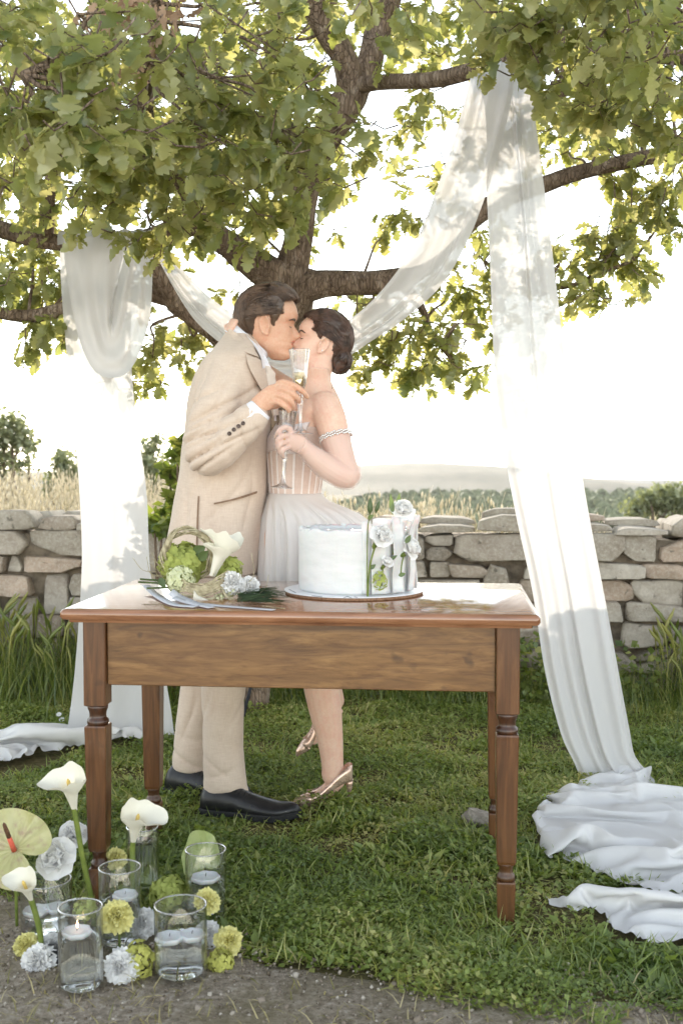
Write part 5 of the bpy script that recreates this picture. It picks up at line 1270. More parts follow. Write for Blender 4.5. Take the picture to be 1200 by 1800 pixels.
for i in range(11):
    R.append([bod(-PI + .02 + 1.62 * j / 28, lerp(744 + 5 * abs(math.sin(j / 28 * PI * 2.0)), 794 + 4 * math.sin(j / 28 * 9), i / 10), .0085 + .006 * math.sin(PI * i / 10) * abs(math.sin(j / 28 * PI * 2))) for j in range(29)])
R2 = [[p + Vector((.004, .004, 0)) for p in r] for r in R]
b.loft([a + c_[::-1] for a, c_ in zip(R, R2)]); obj('cup', b, weave_mat('lilac white satin', srgb(222, 210, 210), srgb(232, 222, 220), 420, .55), bride)
ST = [(866, 474, 563, .117, YW), (880, 469, 576, .15, YW), (896, 466, 612, .19, YW), (915, 463, 642, .215, YW), (945, 460, 660, .235, YW), (1000, 457, 668, .25, YW), (1060, 455, 676, .255, YW), (1130, 452, 680, .26, YW)]
def tulle_rip(amp, f1, seed):
    def r(p, c, u, v):
        d = p - c; k = amp * smooth(.02, .5, v)
        a = math.sin(u * f1 * 6.283 + seed + 2.2 * nz(u * 7 + seed, v * 1.4)) + .6 * nz(u * f1 * 1.7 + seed, v * 3, 1) + .3 * nz(u * 60, v * 4 + seed)
        return c + d * (1 + k * a)
    return r
TUL = thin_mat('pale tulle', (.90, .87, .85), (.84, .80, .77), .35, .12, bumpd=.001, bscale=160, stretch=(1, 1, .1)); LINE = thin_mat('dress lining', (.88, .82, .78), (.7, .62, .58), .12, 0, bumpd=.002, bscale=60, stretch=(1, 1, .1))
obj('skirt_lining', slices(MB(), ST, 110, 2.1, -.02, tulle_rip(.035, 15, 1)), LINE, bride)
obj('tulle_skirt', slices(MB(), ST, 180, 2.1, -.004, tulle_rip(.050, 30, 4)), TUL, bride)
obj('tulle_skirt', slices(MB(), ST, 180, 2.1, .004, tulle_rip(.055, 23, 9)), TUL, bride)
# sheer glove and crystal armband
GLV = thin_mat('sheer glove', (.82, .76, .74), (.7, .66, .66), .3, .66)
b = MB(); chain(b, [(589, 772, 3.683, .052), (597, 796, 3.672, .0495), (604, 818, 3.665, .0465), (612, 836, 3.655, .0445), (600, 835, 3.645, .0445), (572, 819, 3.63, .0425), (548, 800, 3.61, .0340), (537, 789, 3.602, .0285), (528, 783, 3.594, .0285)], 20, 1.0, (0, 1, 0))
for p in ((611, 836, 3.655, .044),): b.ball(at(*p[:3]), p[3], 14, 10)
bride_hand(b, .0022); gl = obj('glove', b, GLV, bride); remesh(gl, .0027, 1)
b = MB(); c = at(590, 768, 3.686); ax = (at(597, 800, 3.672) - at(582, 742, 3.70)).normalized(); u = ax.cross(EY).normalized(); v = ax.cross(u)
for row in (-1, 1):
    for k in range(44):
        a = 2 * PI * k / 44; b.ball(c + ax * (row * .0042 + .002 * math.sin(k * 2.1)) + (u * math.cos(a) + v * math.sin(a)) * .0525, .0042, 6, 4)
obj('armband', b, CRY, bride)
b = MB(); c = at(500, 765, 3.565); b.tube([c + Vector((.0025 * math.cos(2 * PI * k / 12), .0098 * math.cos(2 * PI * k / 12) * 0 + .0098 * math.sin(2 * PI * k / 12), .0098 * math.cos(2 * PI * k / 12))) for k in range(13)], .0013, 6); b.ball(at(500, 772, 3.553), .003, 8, 6)
GOLD = bpy.data.materials.new('gold'); GOLD.use_nodes = True; p_ = GOLD.node_tree.nodes['Principled BSDF']; p_.inputs['Base Color'].default_value = (.8, .6, .3, 1); p_.inputs['Metallic'].default_value = 1; p_.inputs['Roughness'].default_value = .2
obj('ring', b, GOLD, bride)
# gold pumps
def pump_mat():
    m, nt, out = new_mat('rose gold leather'); v = coords(nt); n1 = tex(nt, v, 30, 4)
    principled(nt, out, ramp(nt, n1, [(.3, srgb(206, 172, 152)), (.7, srgb(232, 204, 186))]), ramp(nt, n1, [(.3, (.2, .2, .2)), (.7, (.34, .34, .34))]), .5, bump(nt, n1, .2, .001), Metallic=.6); return m
PUMP = pump_mat()
def pump(toe, heel, up, side, L):
    """a pointed stiletto court shoe: toe and heel tip positions, up away from the sole"""
    ax = (heel - toe).normalized(); up = (up - ax * up.dot(ax)).normalized()
    S = lambda u: .004 if u < .3 else .004 + .074 * smooth(.26, .95, u)      # sole height
    W_ = [(0, .05), (.06, .35), (.16, .7), (.3, 1.0), (.45, .92), (.6, .80), (.8, .78), (.93, .70), (1, .25)]
    H_ = [(0, .006), (.06, .020), (.16, .030), (.25, .036), (.30, .034), (.45, .030), (.65, .034), (.85, .048), (.95, .058), (1, .056)]
    b = MB(); rings = []
    for i in range(15):                                        # closed pointed toe
        u = .30 * i / 14; w_ = interp(W_, u)[0] * .043; h = interp(H_, u)[0]; c = toe + ax * (u * L) + up * S(u)
        rings.append([c + side * (math.cos(a) * w_ * (1 - .25 * max(0, math.sin(a)) ** 2)) + up * (h * max(0, math.sin(a)) ** .7 if math.sin(a) > 0 else .004 * math.sin(a)) for a in [2 * PI * j / 22 for j in range(22)]])
    b.loft(rings); rings = []
    for i in range(27):                                        # open sides and counter: a thick U
        u = .24 + .76 * i / 26; w_ = interp(W_, u)[0] * .043; h = interp(H_, u)[0]; c = toe + ax * (u * L) + up * S(u); R = []
        wall_ = [(-1, 1), (-1.04, .6), (-1, .25), (-.8, 0), (0, -.06), (.8, 0), (1, .25), (1.04, .6), (1, 1)]
        for k, y in wall_: R.append(c + side * (k * w_) + up * (h * y))
        for k, y in wall_[::-1]: R.append(c + side * (k * (w_ - .0018)) + up * (h * y + (.0018 if y < .2 else 0)))
        rings.append(R)
    b.loft(rings); o = obj(name_ if False else 'shoe', b, PUMP, bride)
    b = MB(); hp = toe + ax * (L * .955) + up * (S(.955)); tip = toe + ax * (L * .93)
    b.tube([hp + up * .004 - ax * .004, lerp(hp, tip, .2), lerp(hp, tip, .5), lerp(hp, tip, .9), tip - up * .002], [.016, .0105, .0070, .0050, .0054], 10); obj('heel', b, PUMP, o); return o
t_ = at(513, 1430, 3.785); t_.z = .012; h_ = at(618, 1430, 3.80); h_.z = .012; pump(t_, h_, EZ, EY, .205)
t2 = at(522, 1326, 4.12); h2 = at(603, 1250, 4.17); ax2 = (h2 - t2).normalized(); pump(t2 + Vector((.0, 0, -.01)), h2 + ax2 * .03 + Vector((.03, 0, -.03)), Vector((-.62, 0, .78)), EY, .205)

# ------------------------------------------------------------------ champagne flutes
def glass_mat(name, ior=1.46, col=(1, 1, 1), rough=0.0):
    m, nt, out = new_mat(name); g = nt.nodes.new('ShaderNodeBsdfGlass'); g.inputs['IOR'].default_value = ior; g.inputs['Roughness'].default_value = rough; g.inputs['Color'].default_value = c4(col)
    nt.links.new(g.outputs[0], out.inputs[0]); return m
def thin_glass(name, tint=(.985, .99, .985), ior=1.45, gain=1.0):
    """thin walled glass: light passes straight on, the surface mirrors at a slant"""
    m, nt, out = new_mat(name); t = nt.nodes.new('ShaderNodeBsdfTransparent'); t.inputs[0].default_value = c4(tint); g = nt.nodes.new('ShaderNodeBsdfGlossy'); g.inputs['Roughness'].default_value = .015
    f = nt.nodes.new('ShaderNodeLayerWeight'); f.inputs['Blend'].default_value = .5; pw = nt.nodes.new('ShaderNodeMath'); pw.operation = 'POWER'; pw.inputs[1].default_value = 2.2; nt.links.new(f.outputs['Facing'], pw.inputs[0])
    k = nt.nodes.new('ShaderNodeMath'); k.operation = 'MULTIPLY_ADD'; k.use_clamp = True; k.inputs[1].default_value = .75 * gain; k.inputs[2].default_value = .06 * gain; nt.links.new(pw.outputs[0], k.inputs[0])
    nt.links.new(add_shaders(nt, k.outputs[0], t.outputs[0], g.outputs[0]), out.inputs[0]); return m
GLASS = thin_glass('clear thin glass', (.975, .98, .978), gain=1.1); CRYSTAL = thin_glass('cut crystal', (.97, .975, .98), 1.55, 2.6); WINE = thin_glass('champagne', (.93, .87, .70), 1.33); WATER = glass_mat('water', 1.33, (.985, .99, .985))
def flute(label, rim, foot, Y, group):
    r0, f0 = at(rim[0], rim[1], Y), at(foot[0], foot[1], Y); L = (r0 - f0).length
    t = thing('champagne_flute', label, 'glass', tuple(f0), group); q = EZ.rotation_difference((r0 - f0).normalized()); M = Matrix.Translation(f0) @ q.to_matrix().to_4x4() @ Matrix.Scale(L / .27, 4)
    out_ = [(.001, 0), (.038, 0), (.041, .0015), (.036, .004), (.020, .009), (.010, .018), (.0055, .034), (.0058, .060), (.0085, .092), (.0100, .104), (.0072, .110), (.0098, .116), (.0098, .122), (.008, .127), (.0135, .140), (.019, .158), (.023, .190), (.0265, .225), (.0325, .268), (.0325, .270)]
    inn = [(.0305, .270), (.0245, .225), (.021, .190), (.0165, .160), (.010, .145), (.001, .140)]
    b = MB(); rings = []
    for i, (r, z) in enumerate(out_ + inn):
        rp = .045 * smooth(.13, .17, z) if i < len(out_) else 0
        rings.append([M @ Vector((r * (1 + rp * math.cos(14 * 2 * PI * j / 84)) * math.cos(2 * PI * j / 84), r * (1 + rp * math.cos(14 * 2 * PI * j / 84)) * math.sin(2 * PI * j / 84), z)) for j in range(84)])
    obj('glass', b.loft(rings), CRYSTAL, t)
    b = MB(); pr = [(.0005, .1405), (.0097, .1455), (.0162, .1602), (.0207, .190), (.0212, .196), (.0005, .196)]
    obj('champagne', b.loft([[M @ Vector((r * math.cos(2 * PI * j / 32), r * math.sin(2 * PI * j / 32), z)) for j in range(32)] for r, z in pr]), WINE, t); return t
flute('champagne flute in the man\'s hand, held higher in front of the bride\'s chin', (526, 614), (528, 763), 3.602, 'champagne flutes')
flute('champagne flute in the bride\'s gloved hand, held lower against the bodice', (507, 722), (496, 858), 3.602, 'champagne flutes')
# ================================================================== flowers, cake, vases
rf = random.Random(9)
def frame_to(c, d, s=1.0, spin=0.0):
    """local +Z along d at c"""
    q = EZ.rotation_difference(Vector(d).normalized()); return Matrix.Translation(Vector(c)) @ q.to_matrix().to_4x4() @ Matrix.Rotation(spin, 4, 'Z') @ Matrix.Scale(s, 4)
def petal(b, M, az, r0, el0, curl, L, W, cup=.15, wav=.06, serr=0.0, seed=0.0, nu=6, nv=5, shape=.6, z0=0.0):
    ca, sa = math.cos(az), math.sin(az); r, z = r0, z0; rows = []
    for j in range(nv + 1):
        v = j / nv; el = el0 + curl * v
        if j: r += math.cos(el) * L / nv; z += math.sin(el) * L / nv
        wv = W * (math.sin(PI * min(1, v * .5 + .02)) ** shape) * (1 if v < .8 else 1 - .35 * ((v - .8) / .2) ** 2); row = []
        for i in range(nu + 1):
            u = i / nu * 2 - 1; lift = cup * u * u * W + wav * L * v * v * math.sin(u * 5 + seed * 3) + serr * L * v * v * math.sin(u * 13 + seed)
            rr = r - lift * math.sin(el) + serr * L * .9 * v ** 3 * math.cos(u * 21 + seed) * math.cos(el) - .12 * L * u * u * v * math.cos(el); zz = z + lift * math.cos(el) + serr * L * .9 * v ** 3 * math.cos(u * 21 + seed) * math.sin(el) - .12 * L * u * u * v * math.sin(el)
            row.append(M @ Vector((rr * ca - u * wv * sa, rr * sa + u * wv * ca, zz)))
        rows.append(row)
    b.loft(rows, cap=False, closed=False)
def carnation_mb(c, d, R, seed=0):
    b = MB(); M = frame_to(c, d, R, seed)
    for k, (n, el, L) in enumerate(((8, -.10, .98), (8, .22, .95), (8, .5, .9), (7, .8, .82), (6, 1.08, .76), (5, 1.35, .7), (3, 1.5, .66))):
        for i in range(n):
            petal(b, M, 2 * PI * (i + .37 * k + rf.uniform(-.12, .12)) / n, .03, el + rf.uniform(-.12, .12), rf.uniform(-.25, .1), L * rf.uniform(.88, 1.06), .40 * L + .08, .10, .10, .07, rf.uniform(0, 9), 9, 4, .6, .1 * el - .2)
    return b
def rose_mb(c, d, R, seed=0, openness=1.0):
    b = MB(); M = frame_to(c, d, R, seed)
    for k, (n, el, L, W, cu) in enumerate(((5, .15, 1.02, .72, .25), (5, .42, 1.0, .70, .45), (5, .75, .98, .62, .6), (4, 1.0, .9, .52, .7), (3, 1.2, .8, .4, .8))):
        for i in range(n):
            petal(b, M, 2 * PI * (i + .45 * k + rf.uniform(-.1, .1)) / n, .04, (el + (1 - openness) * .6) + rf.uniform(-.1, .1), cu - (.5 if k == 0 else 0), L * rf.uniform(.92, 1.05), W, .22, .07, .018, rf.uniform(0, 9), 8, 6, .55, -.3)
    return b
def floret_ball(c, R, n, fl=.26, squash=1.0, seed=0, half=False):
    b = MB(); c = Vector(c); rr = random.Random(seed)
    for k in range(n):
        z = 1 - 2 * (k + .5) / n; a = k * 2.39996 + rr.uniform(-.15, .15); s = math.sqrt(1 - z * z)
        d = Vector((s * math.cos(a), s * math.sin(a), z * squash)); p = c + d * (R * rr.uniform(.80, 1.0))
        M = frame_to(p, (d + Vector((rr.gauss(0, .25), rr.gauss(0, .25), rr.gauss(0, .25)))), R * fl * rr.uniform(.8, 1.15), rr.uniform(0, 6))
        for i in range(4): petal(b, M, i * PI / 2, .02, .2 + rr.uniform(-.2, .3), -.3, .95, .52, .12, .03, 0, rr.uniform(0, 9), 3, 2, .55)
    return b
def leaf_mb(b, base, tip, up, W, droop=.0, fold=.12, n=8):
    base, tip = Vector(base), Vector(tip); ax = tip - base; L = ax.length; ax.normalize(); side = ax.cross(Vector(up)).normalized(); nu_ = side.cross(ax); rows = []
    for i in range(n + 1):
        t = i / n; w_ = W * max(.02, math.sin(PI * t ** .8)) ** .9; p = base + ax * (L * t) - nu_ * (droop * L * t * t)
        rows.append([p - side * w_ + nu_ * (fold * w_ * 2), p - side * w_ * .5 + nu_ * fold * w_ * .6, p, p + side * w_ * .5 + nu_ * fold * w_ * .6, p + side * w_ + nu_ * (fold * w_ * 2)])
    b.loft(rows, cap=False, closed=False); return b
def petal_mat(name, c, tr, **k): return thin_mat(name, c, tr, .22, 0, bumpd=.0006, bscale=120, **k)
WHITE = petal_mat('white petal', (.93, .925, .92), (.8, .79, .75), vary=14, var_amt=.05)
IVORY = petal_mat('ivory spathe', (.88, .85, .74), (.78, .75, .60), vary=10, var_amt=.06)
YELL = petal_mat('pale yellow petal', (.88, .83, .38), (.72, .68, .26), vary=20, var_amt=.14)
LIME = petal_mat('lime floret', (.42, .47, .14), (.44, .48, .12), vary=34, var_amt=.35)
VIB = petal_mat('greenish white floret', (.74, .76, .50), (.6, .64, .36), vary=40, var_amt=.16)
STEM = mottled('green stem', srgb(88, 104, 42), srgb(122, 134, 62), 30, .5)
STEMD = mottled('dark green stem', srgb(60, 76, 40), srgb(90, 104, 58), 30, .5)
GLEAF = thin_mat('flower leaf', srgb(84, 104, 58)[:3], srgb(120, 140, 60)[:3], .3, 0, gloss=.06, vary=20, var_amt=.25)
FOAM = mottled('black flower holder', (.012, .013, .013), (.025, .026, .025), 40, .5)
def flower(name, label, cat, bloom_mb, mat, stem_pts, group, sr=.0028, calyx=None, part='bloom', leaves=()):
    base = Vector(stem_pts[-1]); t = thing(name, label, cat, tuple(base), group)
    obj(part, bloom_mb, mat, t)
    if len(stem_pts) > 1:
        q = catmull([tuple(p) for p in stem_pts], 5); obj('stem', MB().tube(q, sr, 8), STEM, t)
    if calyx:
        c, d, r = calyx; M = frame_to(c, d, 1); obj('calyx', MB().loft([[M @ Vector((rr * math.cos(2 * PI * j / 10), rr * math.sin(2 * PI * j / 10), z)) for j in range(10)] for rr, z in ((r * .25, -r * 1.6), (r * .55, -r * 1.2), (r * .62, -r * .5), (r * .7, r * .1))]), STEM, t)
    for lf in leaves: obj('leaf', leaf_mb(MB(), *lf), GLEAF, t)
    return t
def calla_mb(M, open_=1.0, twist=0.0):
    """a funnel wrapped on itself, its lip flared out to a pointed tip; unit height, mouth up, tip towards +X"""
    b = MB(); rows = []; n = 40; m = 18
    for j in range(m + 1):
        v = j / m; row = []
        for i in range(n + 1):
            t = i / n; a = (t - .5) * 2 * PI * 1.08; back = math.cos(a)               # a = 0 is the tip side
            r = .045 + .15 * v ** 1.3; h = v * (.74 + .10 * back)
            fl = smooth(.62, 1, v) * open_; tipk = math.exp(-(a / .62) ** 2)
            r2 = r + fl * (.12 + .06 * max(0, back) + .20 * tipk) + (.012 * t if abs(a) > 2.6 else 0)
            h2 = h + fl * (.05 - .05 * math.cos(2 * a)) + fl ** 2 * (.10 * max(0, -back) - .05 * max(0, back) - .16 * tipk + .05 * math.sin(3 * a + 1)) + fl ** 3 * (.03 * math.sin(7 * a))
            row.append(M @ Vector((r2 * math.cos(a + twist), r2 * math.sin(a + twist), h2)))
        rows.append(row)
    return b.loft(rows, cap=False, closed=False)
def calla(label, base_px, top_px, Y, stem, size, tip_az, group='calla lilies among the vases', open_=1.0):
    p0, p1 = at(*base_px, Y), at(*top_px, Y - .05); d = (p1 - p0); M = frame_to(p0, d, d.length * size, tip_az)
    t = thing('calla_lily', label, 'flower', tuple(stem[-1]), group)
    obj('spathe', calla_mb(M, open_), IVORY, t)
    obj('spadix', MB().tube([M @ Vector((0, 0, z)) for z in (.25, .4, .55, .68, .74)], [d.length * .04] * 4 + [d.length * .015], 10), SPADX, t)
    q = catmull([tuple(p0 + d * .06)] + [tuple(p) for p in stem], 6); obj('stem', MB().tube(q, [.0068] * len(q), 12), STEM, t); return t
SPADX = mottled('yellow spadix', (.62, .42, .10), (.74, .55, .18), 160, .8, bumpd=.002, bscale=300)

# ------------------------------------------------------------------ cake on its board
ck = at(622, 1043, 3.21); ck.z = TH
bd = thing('cake_board', 'round white cake board with a brown edge under the cake', 'board', tuple(ck))
BOARDW = mottled('white board', (.74, .75, .78), (.82, .82, .84), 30, .35); BOARDB = mottled('corrugated card edge', srgb(120, 88, 66), srgb(164, 128, 100), 200, .8)
obj('board_top', MB().lathe([(.001, .0085), (.194, .0085), (.197, .0095), (.1965, .0115), (.001, .0118)], 90, ck), BOARDW, bd, angle=40)
obj('board_edge', MB().loft([[ck + Vector(((r + .0008 * (j % 2)) * math.cos(2 * PI * j / 180), (r + .0008 * (j % 2)) * math.sin(2 * PI * j / 180), z)) for j in range(180)] for r, z in ((.19, .0006), (.1935, .001), (.1945, .0045), (.194, .0085), (.19, .0088))]), BOARDB, bd)
b = MB()
for (x0, y0, x1, y1) in ((604, 1051, 610, 1048), (610, 1048, 618, 1051.5), (622, 1049, 628, 1050), (566, 1049, 548, 1047), (520, 1042, 508, 1036)):
    def bpt(x, y):
        d = at(x, y, 1.0) - Vector((0, 0, CAM_H)); t = (ck.z + .0122 - CAM_H) / d.z; return Vector((0, 0, CAM_H)) + d * t
    b.tube([bpt(x0, y0), bpt(x1, y1)], .0007, 4)
obj('ink_mark', b, mottled('blue grey ink', (.08, .09, .13), (.12, .13, .18), 30), bd)
def frost_mat():
    m, nt, out = new_mat('buttercream'); v = coords(nt, (1, 1, 3.5)); n1 = tex(nt, v, 16, 4); n2 = tex(nt, coords(nt, (1, 1, .3)), 120, 3)
    principled(nt, out, ramp(nt, n1, [(.3, (.66, .66, .655)), (.7, (.74, .735, .73))]), .5, .35, bump(nt, mixc(nt, .35, n1, n2), .5, .004), Subsurface_Weight=.15, Subsurface_Scale=.01); return m
FROST = frost_mat()
cake = thing('cake', 'tall white buttercream cake with curled icing strips on its right', 'cake', tuple(ck + Vector((0, 0, .012))))
cz = ck + Vector((0, 0, .0118)); b = MB(); rings = []
CR, CH = .156, .166
for r, z in ((.001, 0), (.97, 0), (1.0, .008), (1.003, .05), (1.0, .10), (1.0, .145), (1.004, .160), (1.0, .170), (.985, .175), (.955, .168), (.90, .163), (.6, .162), (.3, .1635), (.001, .163)):
    R = []
    for j in range(120):
        a = 2 * PI * j / 120; e = 1 + .006 * nz(math.cos(a) * 2.5, math.sin(a) * 2.5, z * 22) + .004 * nz(math.cos(a) * 9, math.sin(a) * 9, z * 60)
        dz = (.007 * nz(math.cos(a) * 5, math.sin(a) * 5, 3) + .005 * nz(math.cos(a) * 16, math.sin(a) * 16, 9)) * smooth(.14, .172, z)
        if r < .95: dz += .002 * nz(math.cos(a) * r * 9, math.sin(a) * r * 9, 5)
        R.append(cz + Vector((CR * r * e * math.cos(a), CR * r * e * math.sin(a), z + dz)))
    rings.append(R)
obj('cake_body', b.loft(rings), FROST, cake)
b = MB()
for k in range(12):
    a = rf.uniform(2.6, 4.1) if k < 6 else rf.uniform(0, 6.3); b.ball(cz + Vector((math.cos(a) * CR * .975, math.sin(a) * CR * .975, .172)), (rf.uniform(.004, .010), rf.uniform(.004, .008), rf.uniform(.003, .006)), 8, 6)
obj('icing_blob', b, FROST, cake)
for k, (a0, wd_, h, lift) in enumerate(((-78, 5, .196, .003), (-68, 7, .204, .008), (-57, 6, .200, .004), (-47, 7, .206, .010), (-36, 7, .203, .005), (-25, 6, .207, .010), (-14, 8, .202, .006), (-2, 7, .205, .009), (12, 7, .198, .006))):
    b = MB(); R = []
    for i in range(15):
        z = .004 + h * i / 14; row = []
        for side in (0, 1):
            for j in range(9):
                jj = j if side == 0 else 8 - j; u = jj / 8 * 2 - 1
                a = math.radians(a0 + u * wd_); rr = CR + lift + .010 * (abs(u) ** 2) * (1 if k % 2 else -.6) + .003 * math.sin(i * .7 + k) + .012 * smooth(.8, 1, i / 14) * (1 if k % 3 else -.5)
                rr += .0028 if side == 0 else 0; row.append(cz + Vector((rr * math.cos(a), rr * math.sin(a), z + .004 * nz(u * 3 + k, i * .4) * (i / 14))))
        R.append(row)
    obj('icing_strip', b.loft(R), FROST, cake)
def on_cake(px, py, off=.0):
    """point on the front of the cake's outside seen at a pixel"""
    d = at(px, py, 1.0) - Vector((0, 0, CAM_H)); o = Vector((0, 0, CAM_H)); R_ = CR + .014 + off
    A = d.x ** 2 + d.y ** 2; B = -2 * (ck.x * d.x + ck.y * d.y); Cc = ck.x ** 2 + ck.y ** 2 - R_ ** 2; D = B * B - 4 * A * Cc
    t = (-B - math.sqrt(max(0, D))) / (2 * A); return o + d * t
gc = 'lisianthus on the cake'
flower('lisianthus', 'white open lisianthus low on the cake front, its long green stem against the icing', 'flower', rose_mb(on_cake(671, 941, .02), (.35, -.75, .45), .034, 1, .6), WHITE, [on_cake(660, 957, .012), on_cake(652, 985, .008), on_cake(648, 1010, .006), on_cake(646, 1052, .006)], gc, .0024, (on_cake(661, 955, .014), (.5, -.3, .8), .011), 'bloom', [(on_cake(650, 1000, .006), on_cake(660, 992, .01), (0, -1, .3), .006)])
flower('lisianthus', 'white lisianthus standing highest above the cake rim', 'flower', rose_mb(at(708, 896, 3.12), (.25, -.7, .6), .035, 2, .7), WHITE, [at(704, 908, 3.13), at(694, 930, 3.12), at(690, 975, 3.08)], gc, .002, None, 'bloom', [(at(690, 905, 3.11), at(686, 868, 3.11), (0, -1, .1), .007), (at(697, 900, 3.13), at(702, 866, 3.13), (.2, -1, .1), .007)])
flower('lisianthus', 'white lisianthus turned to the right off the cake side', 'flower', rose_mb(at(722, 962, 3.10), (.75, -.5, .35), .035, 3, .65), WHITE, [at(710, 975, 3.09), at(706, 990, 3.08), at(704, 1010, 3.075)], gc, .002, (at(711, 974, 3.09), (.8, -.3, .4), .010), 'bloom', [(at(712, 955, 3.08), at(722, 940, 3.08), (0, -1, .2), .007), (at(700, 1012, 3.06), at(713, 1008, 3.06), (0, -1, .2), .006)])
flower('lisianthus', 'half open cream lisianthus bud in the middle of the cake flowers', 'flower', rose_mb(on_cake(680, 988, .012), (.45, -.6, .6), .020, 4, .25), WHITE, [on_cake(673, 996, .006), on_cake(671, 1012, .004), on_cake(670, 1030, .003)], gc, .002, (on_cake(674, 995, .008), (.5, -.4, .7), .008), 'bloom', [(on_cake(684, 985, .01), on_cake(698, 976, .014), (0, -1, .4), .005)])
flower('flower_buds', 'tall thin stem with two green buds rising left of the cake flowers', 'flower', MB().loft([[at(650, 905, 3.05) + Vector((r * math.cos(a), r * math.sin(a), z + r * .3)) for a in [2 * PI * j / 10 for j in range(10)]] for r, z in ((.001, 0), (.007, .010), (.008, .020), (.005, .034), (.001, .046))]).loft([[at(660, 902, 3.05) + Vector((r * math.cos(a) + z * .3, r * math.sin(a), z)) for a in [2 * PI * j / 10 for j in range(10)]] for r, z in ((.001, 0), (.005, .008), (.006, .016), (.004, .026), (.001, .034))]), GLEAF, [at(650, 904, 3.05), at(646, 930, 3.05), on_cake(645, 980, .006), on_cake(645, 1052, .004)], None, .0016, None, 'bud', [(at(646, 912, 3.05), at(657, 905, 3.05), (0, -1, .2), .006)])
flower('hydrangea', 'small lime green hydrangea tuft pressed to the cake front', 'flower', floret_ball(on_cake(667, 1021, .004), .021, 26, .42, 1.3, 3), LIME, [on_cake(668, 1030, 0), on_cake(668, 1036, -.002)], None, .002)

# ------------------------------------------------------------------ bouquet lying on the table
def on_table(px, py, h=0.0):
    d = at(px, py, 1.0) - Vector((0, 0, CAM_H)); t = (TH + h - CAM_H) / d.z; return Vector((0, 0, CAM_H)) + d * t
YB = 3.10
bq = thing('bouquet', 'bridal bouquet of green hydrangea, white calla and twisted vine tied with a white ribbon', 'bouquet', tuple(on_table(345, 1052)))
hy = at(322, 992, YB + .05); obj('hydrangea_head', floret_ball(hy, .066, 150, .27, .9, 5), LIME, bq)
vb = at(317, 1018, YB - .02); obj('viburnum_head', floret_ball(vb, .040, 130, .22, .95, 6), VIB, bq)
obj('hydrangea_head', floret_ball(at(402, 1003, YB + .06), .040, 60, .32, 1, 8), LIME, bq)
obj('viburnum_head', floret_ball(at(404, 1035, YB - .01), .024, 60, .26, 1, 9), VIB, bq); obj('viburnum_head', floret_ball(at(385, 1052, YB - .03), .016, 40, .28, 1, 10), VIB, bq)
cb = at(374, 1012, YB); M = frame_to(cb, at(398, 944, YB) - cb, .150, 2.6); obj('calla_spathe', calla_mb(M, 1.0), IVORY, bq)
cb = at(371, 1012, YB - .02); M = frame_to(cb, at(388, 965, YB - .02) - cb, .105, 3.6); obj('calla_spathe', calla_mb(M, .8), IVORY, bq)
cb = at(366, 1056, YB - .05); M = frame_to(cb, at(342, 1050, YB - .06) - cb, .055, 0); obj('calla_spathe', calla_mb(M, .35), IVORY, bq)
obj('carnation_head', carnation_mb(at(410, 1022, YB - .02), (.5, -.7, .4), .034, 4), WHITE, bq); obj('carnation_head', carnation_mb(at(440, 1030, YB - .01), (.6, -.6, .4), .032, 5), WHITE, bq)
VINE = mottled('pale dry vine', srgb(140, 130, 104), srgb(192, 182, 152), 60, .7, .2, .001, 90, (1, 1, 1))
b = MB()
for k in range(14):                                            # the upright loop of vine
    a0, a1 = math.radians(rf.uniform(-60, -20)), math.radians(rf.uniform(200, 235)); pts = []; cx, cy2 = 331 + rf.uniform(-3, 3), 977 + rf.uniform(-3, 3); ph = rf.uniform(0, 6.3)
    for i in range(30):
        t = i / 29; a = lerp(a0, a1, t); tw = 4.5 * math.sin(t * 13 + ph); tz = .011 * math.cos(t * 13 + ph)
        pts.append(at(cx + (42 + tw) * math.cos(a), cy2 - (45 + tw) * math.sin(a), YB + .02 + tz))
    b.tube(pts, .0024, 5)
obj('vine_loop', b, VINE, bq)
b = MB()
for k in range(26):
    y0 = rf.uniform(1022, 1056); pts = []; ph = rf.uniform(0, 6); bow = rf.uniform(6, 20)
    for i in range(14):
        t = i / 13; pts.append(at(lerp(318 + rf.uniform(0, 1), 402 + rf.uniform(-2, 2), t), y0 + lerp(8, -14, t) * (1 if k % 2 else .5) + bow * (math.sin(PI * t) - .5) + 1.5 * math.sin(t * 9 + ph), YB - .05 + .03 * t - .012 * math.sin(PI * t)))
    b.tube(pts, .0022, 5)
for k in range(7):
    pts = [at(390 + k, 1030 + 2 * k, YB - .03), at(398 + k, 1050, YB - .05), at(425 + 4 * k, 1062 + k, YB - .06), on_table(470 + 5 * k, 1066 + k * .6, .003)]; b.tube(catmull([tuple(p) for p in pts], 4), .0014, 4)
obj('vine_bundle', b, VINE, bq)
b = MB()
for k in range(110):                                           # fine dark needles to the right
    p = on_table(rf.uniform(415, 450), rf.uniform(1040, 1058), rf.uniform(.002, .02)); q_ = p + Vector((rf.uniform(.04, .11), rf.uniform(-.03, .03), rf.uniform(-.012, .016))); q_.z = max(q_.z, TH + .002)
    b.tube([p, (p + q_) / 2 + Vector((0, 0, .004)), q_], [.0012, .001, .0004], 3)
obj('needle_foliage', b, mottled('dark needles', srgb(34, 50, 32), srgb(62, 80, 50), 40, .6), bq)
b = MB()
for k, (x, y, x1, y1) in enumerate(((246, 1018, 330, 1020), (243, 1023, 330, 1024), (258, 1034, 330, 1028))):
    b.tube([at(x, y, YB), at(lerp(x, x1, .5), lerp(y, y1, .5) + 2, YB + .01), at(x1, y1, YB + .03)], [.0028, .0028, .0026], 8)
obj('stems', b, STEMD, bq)
b = MB()
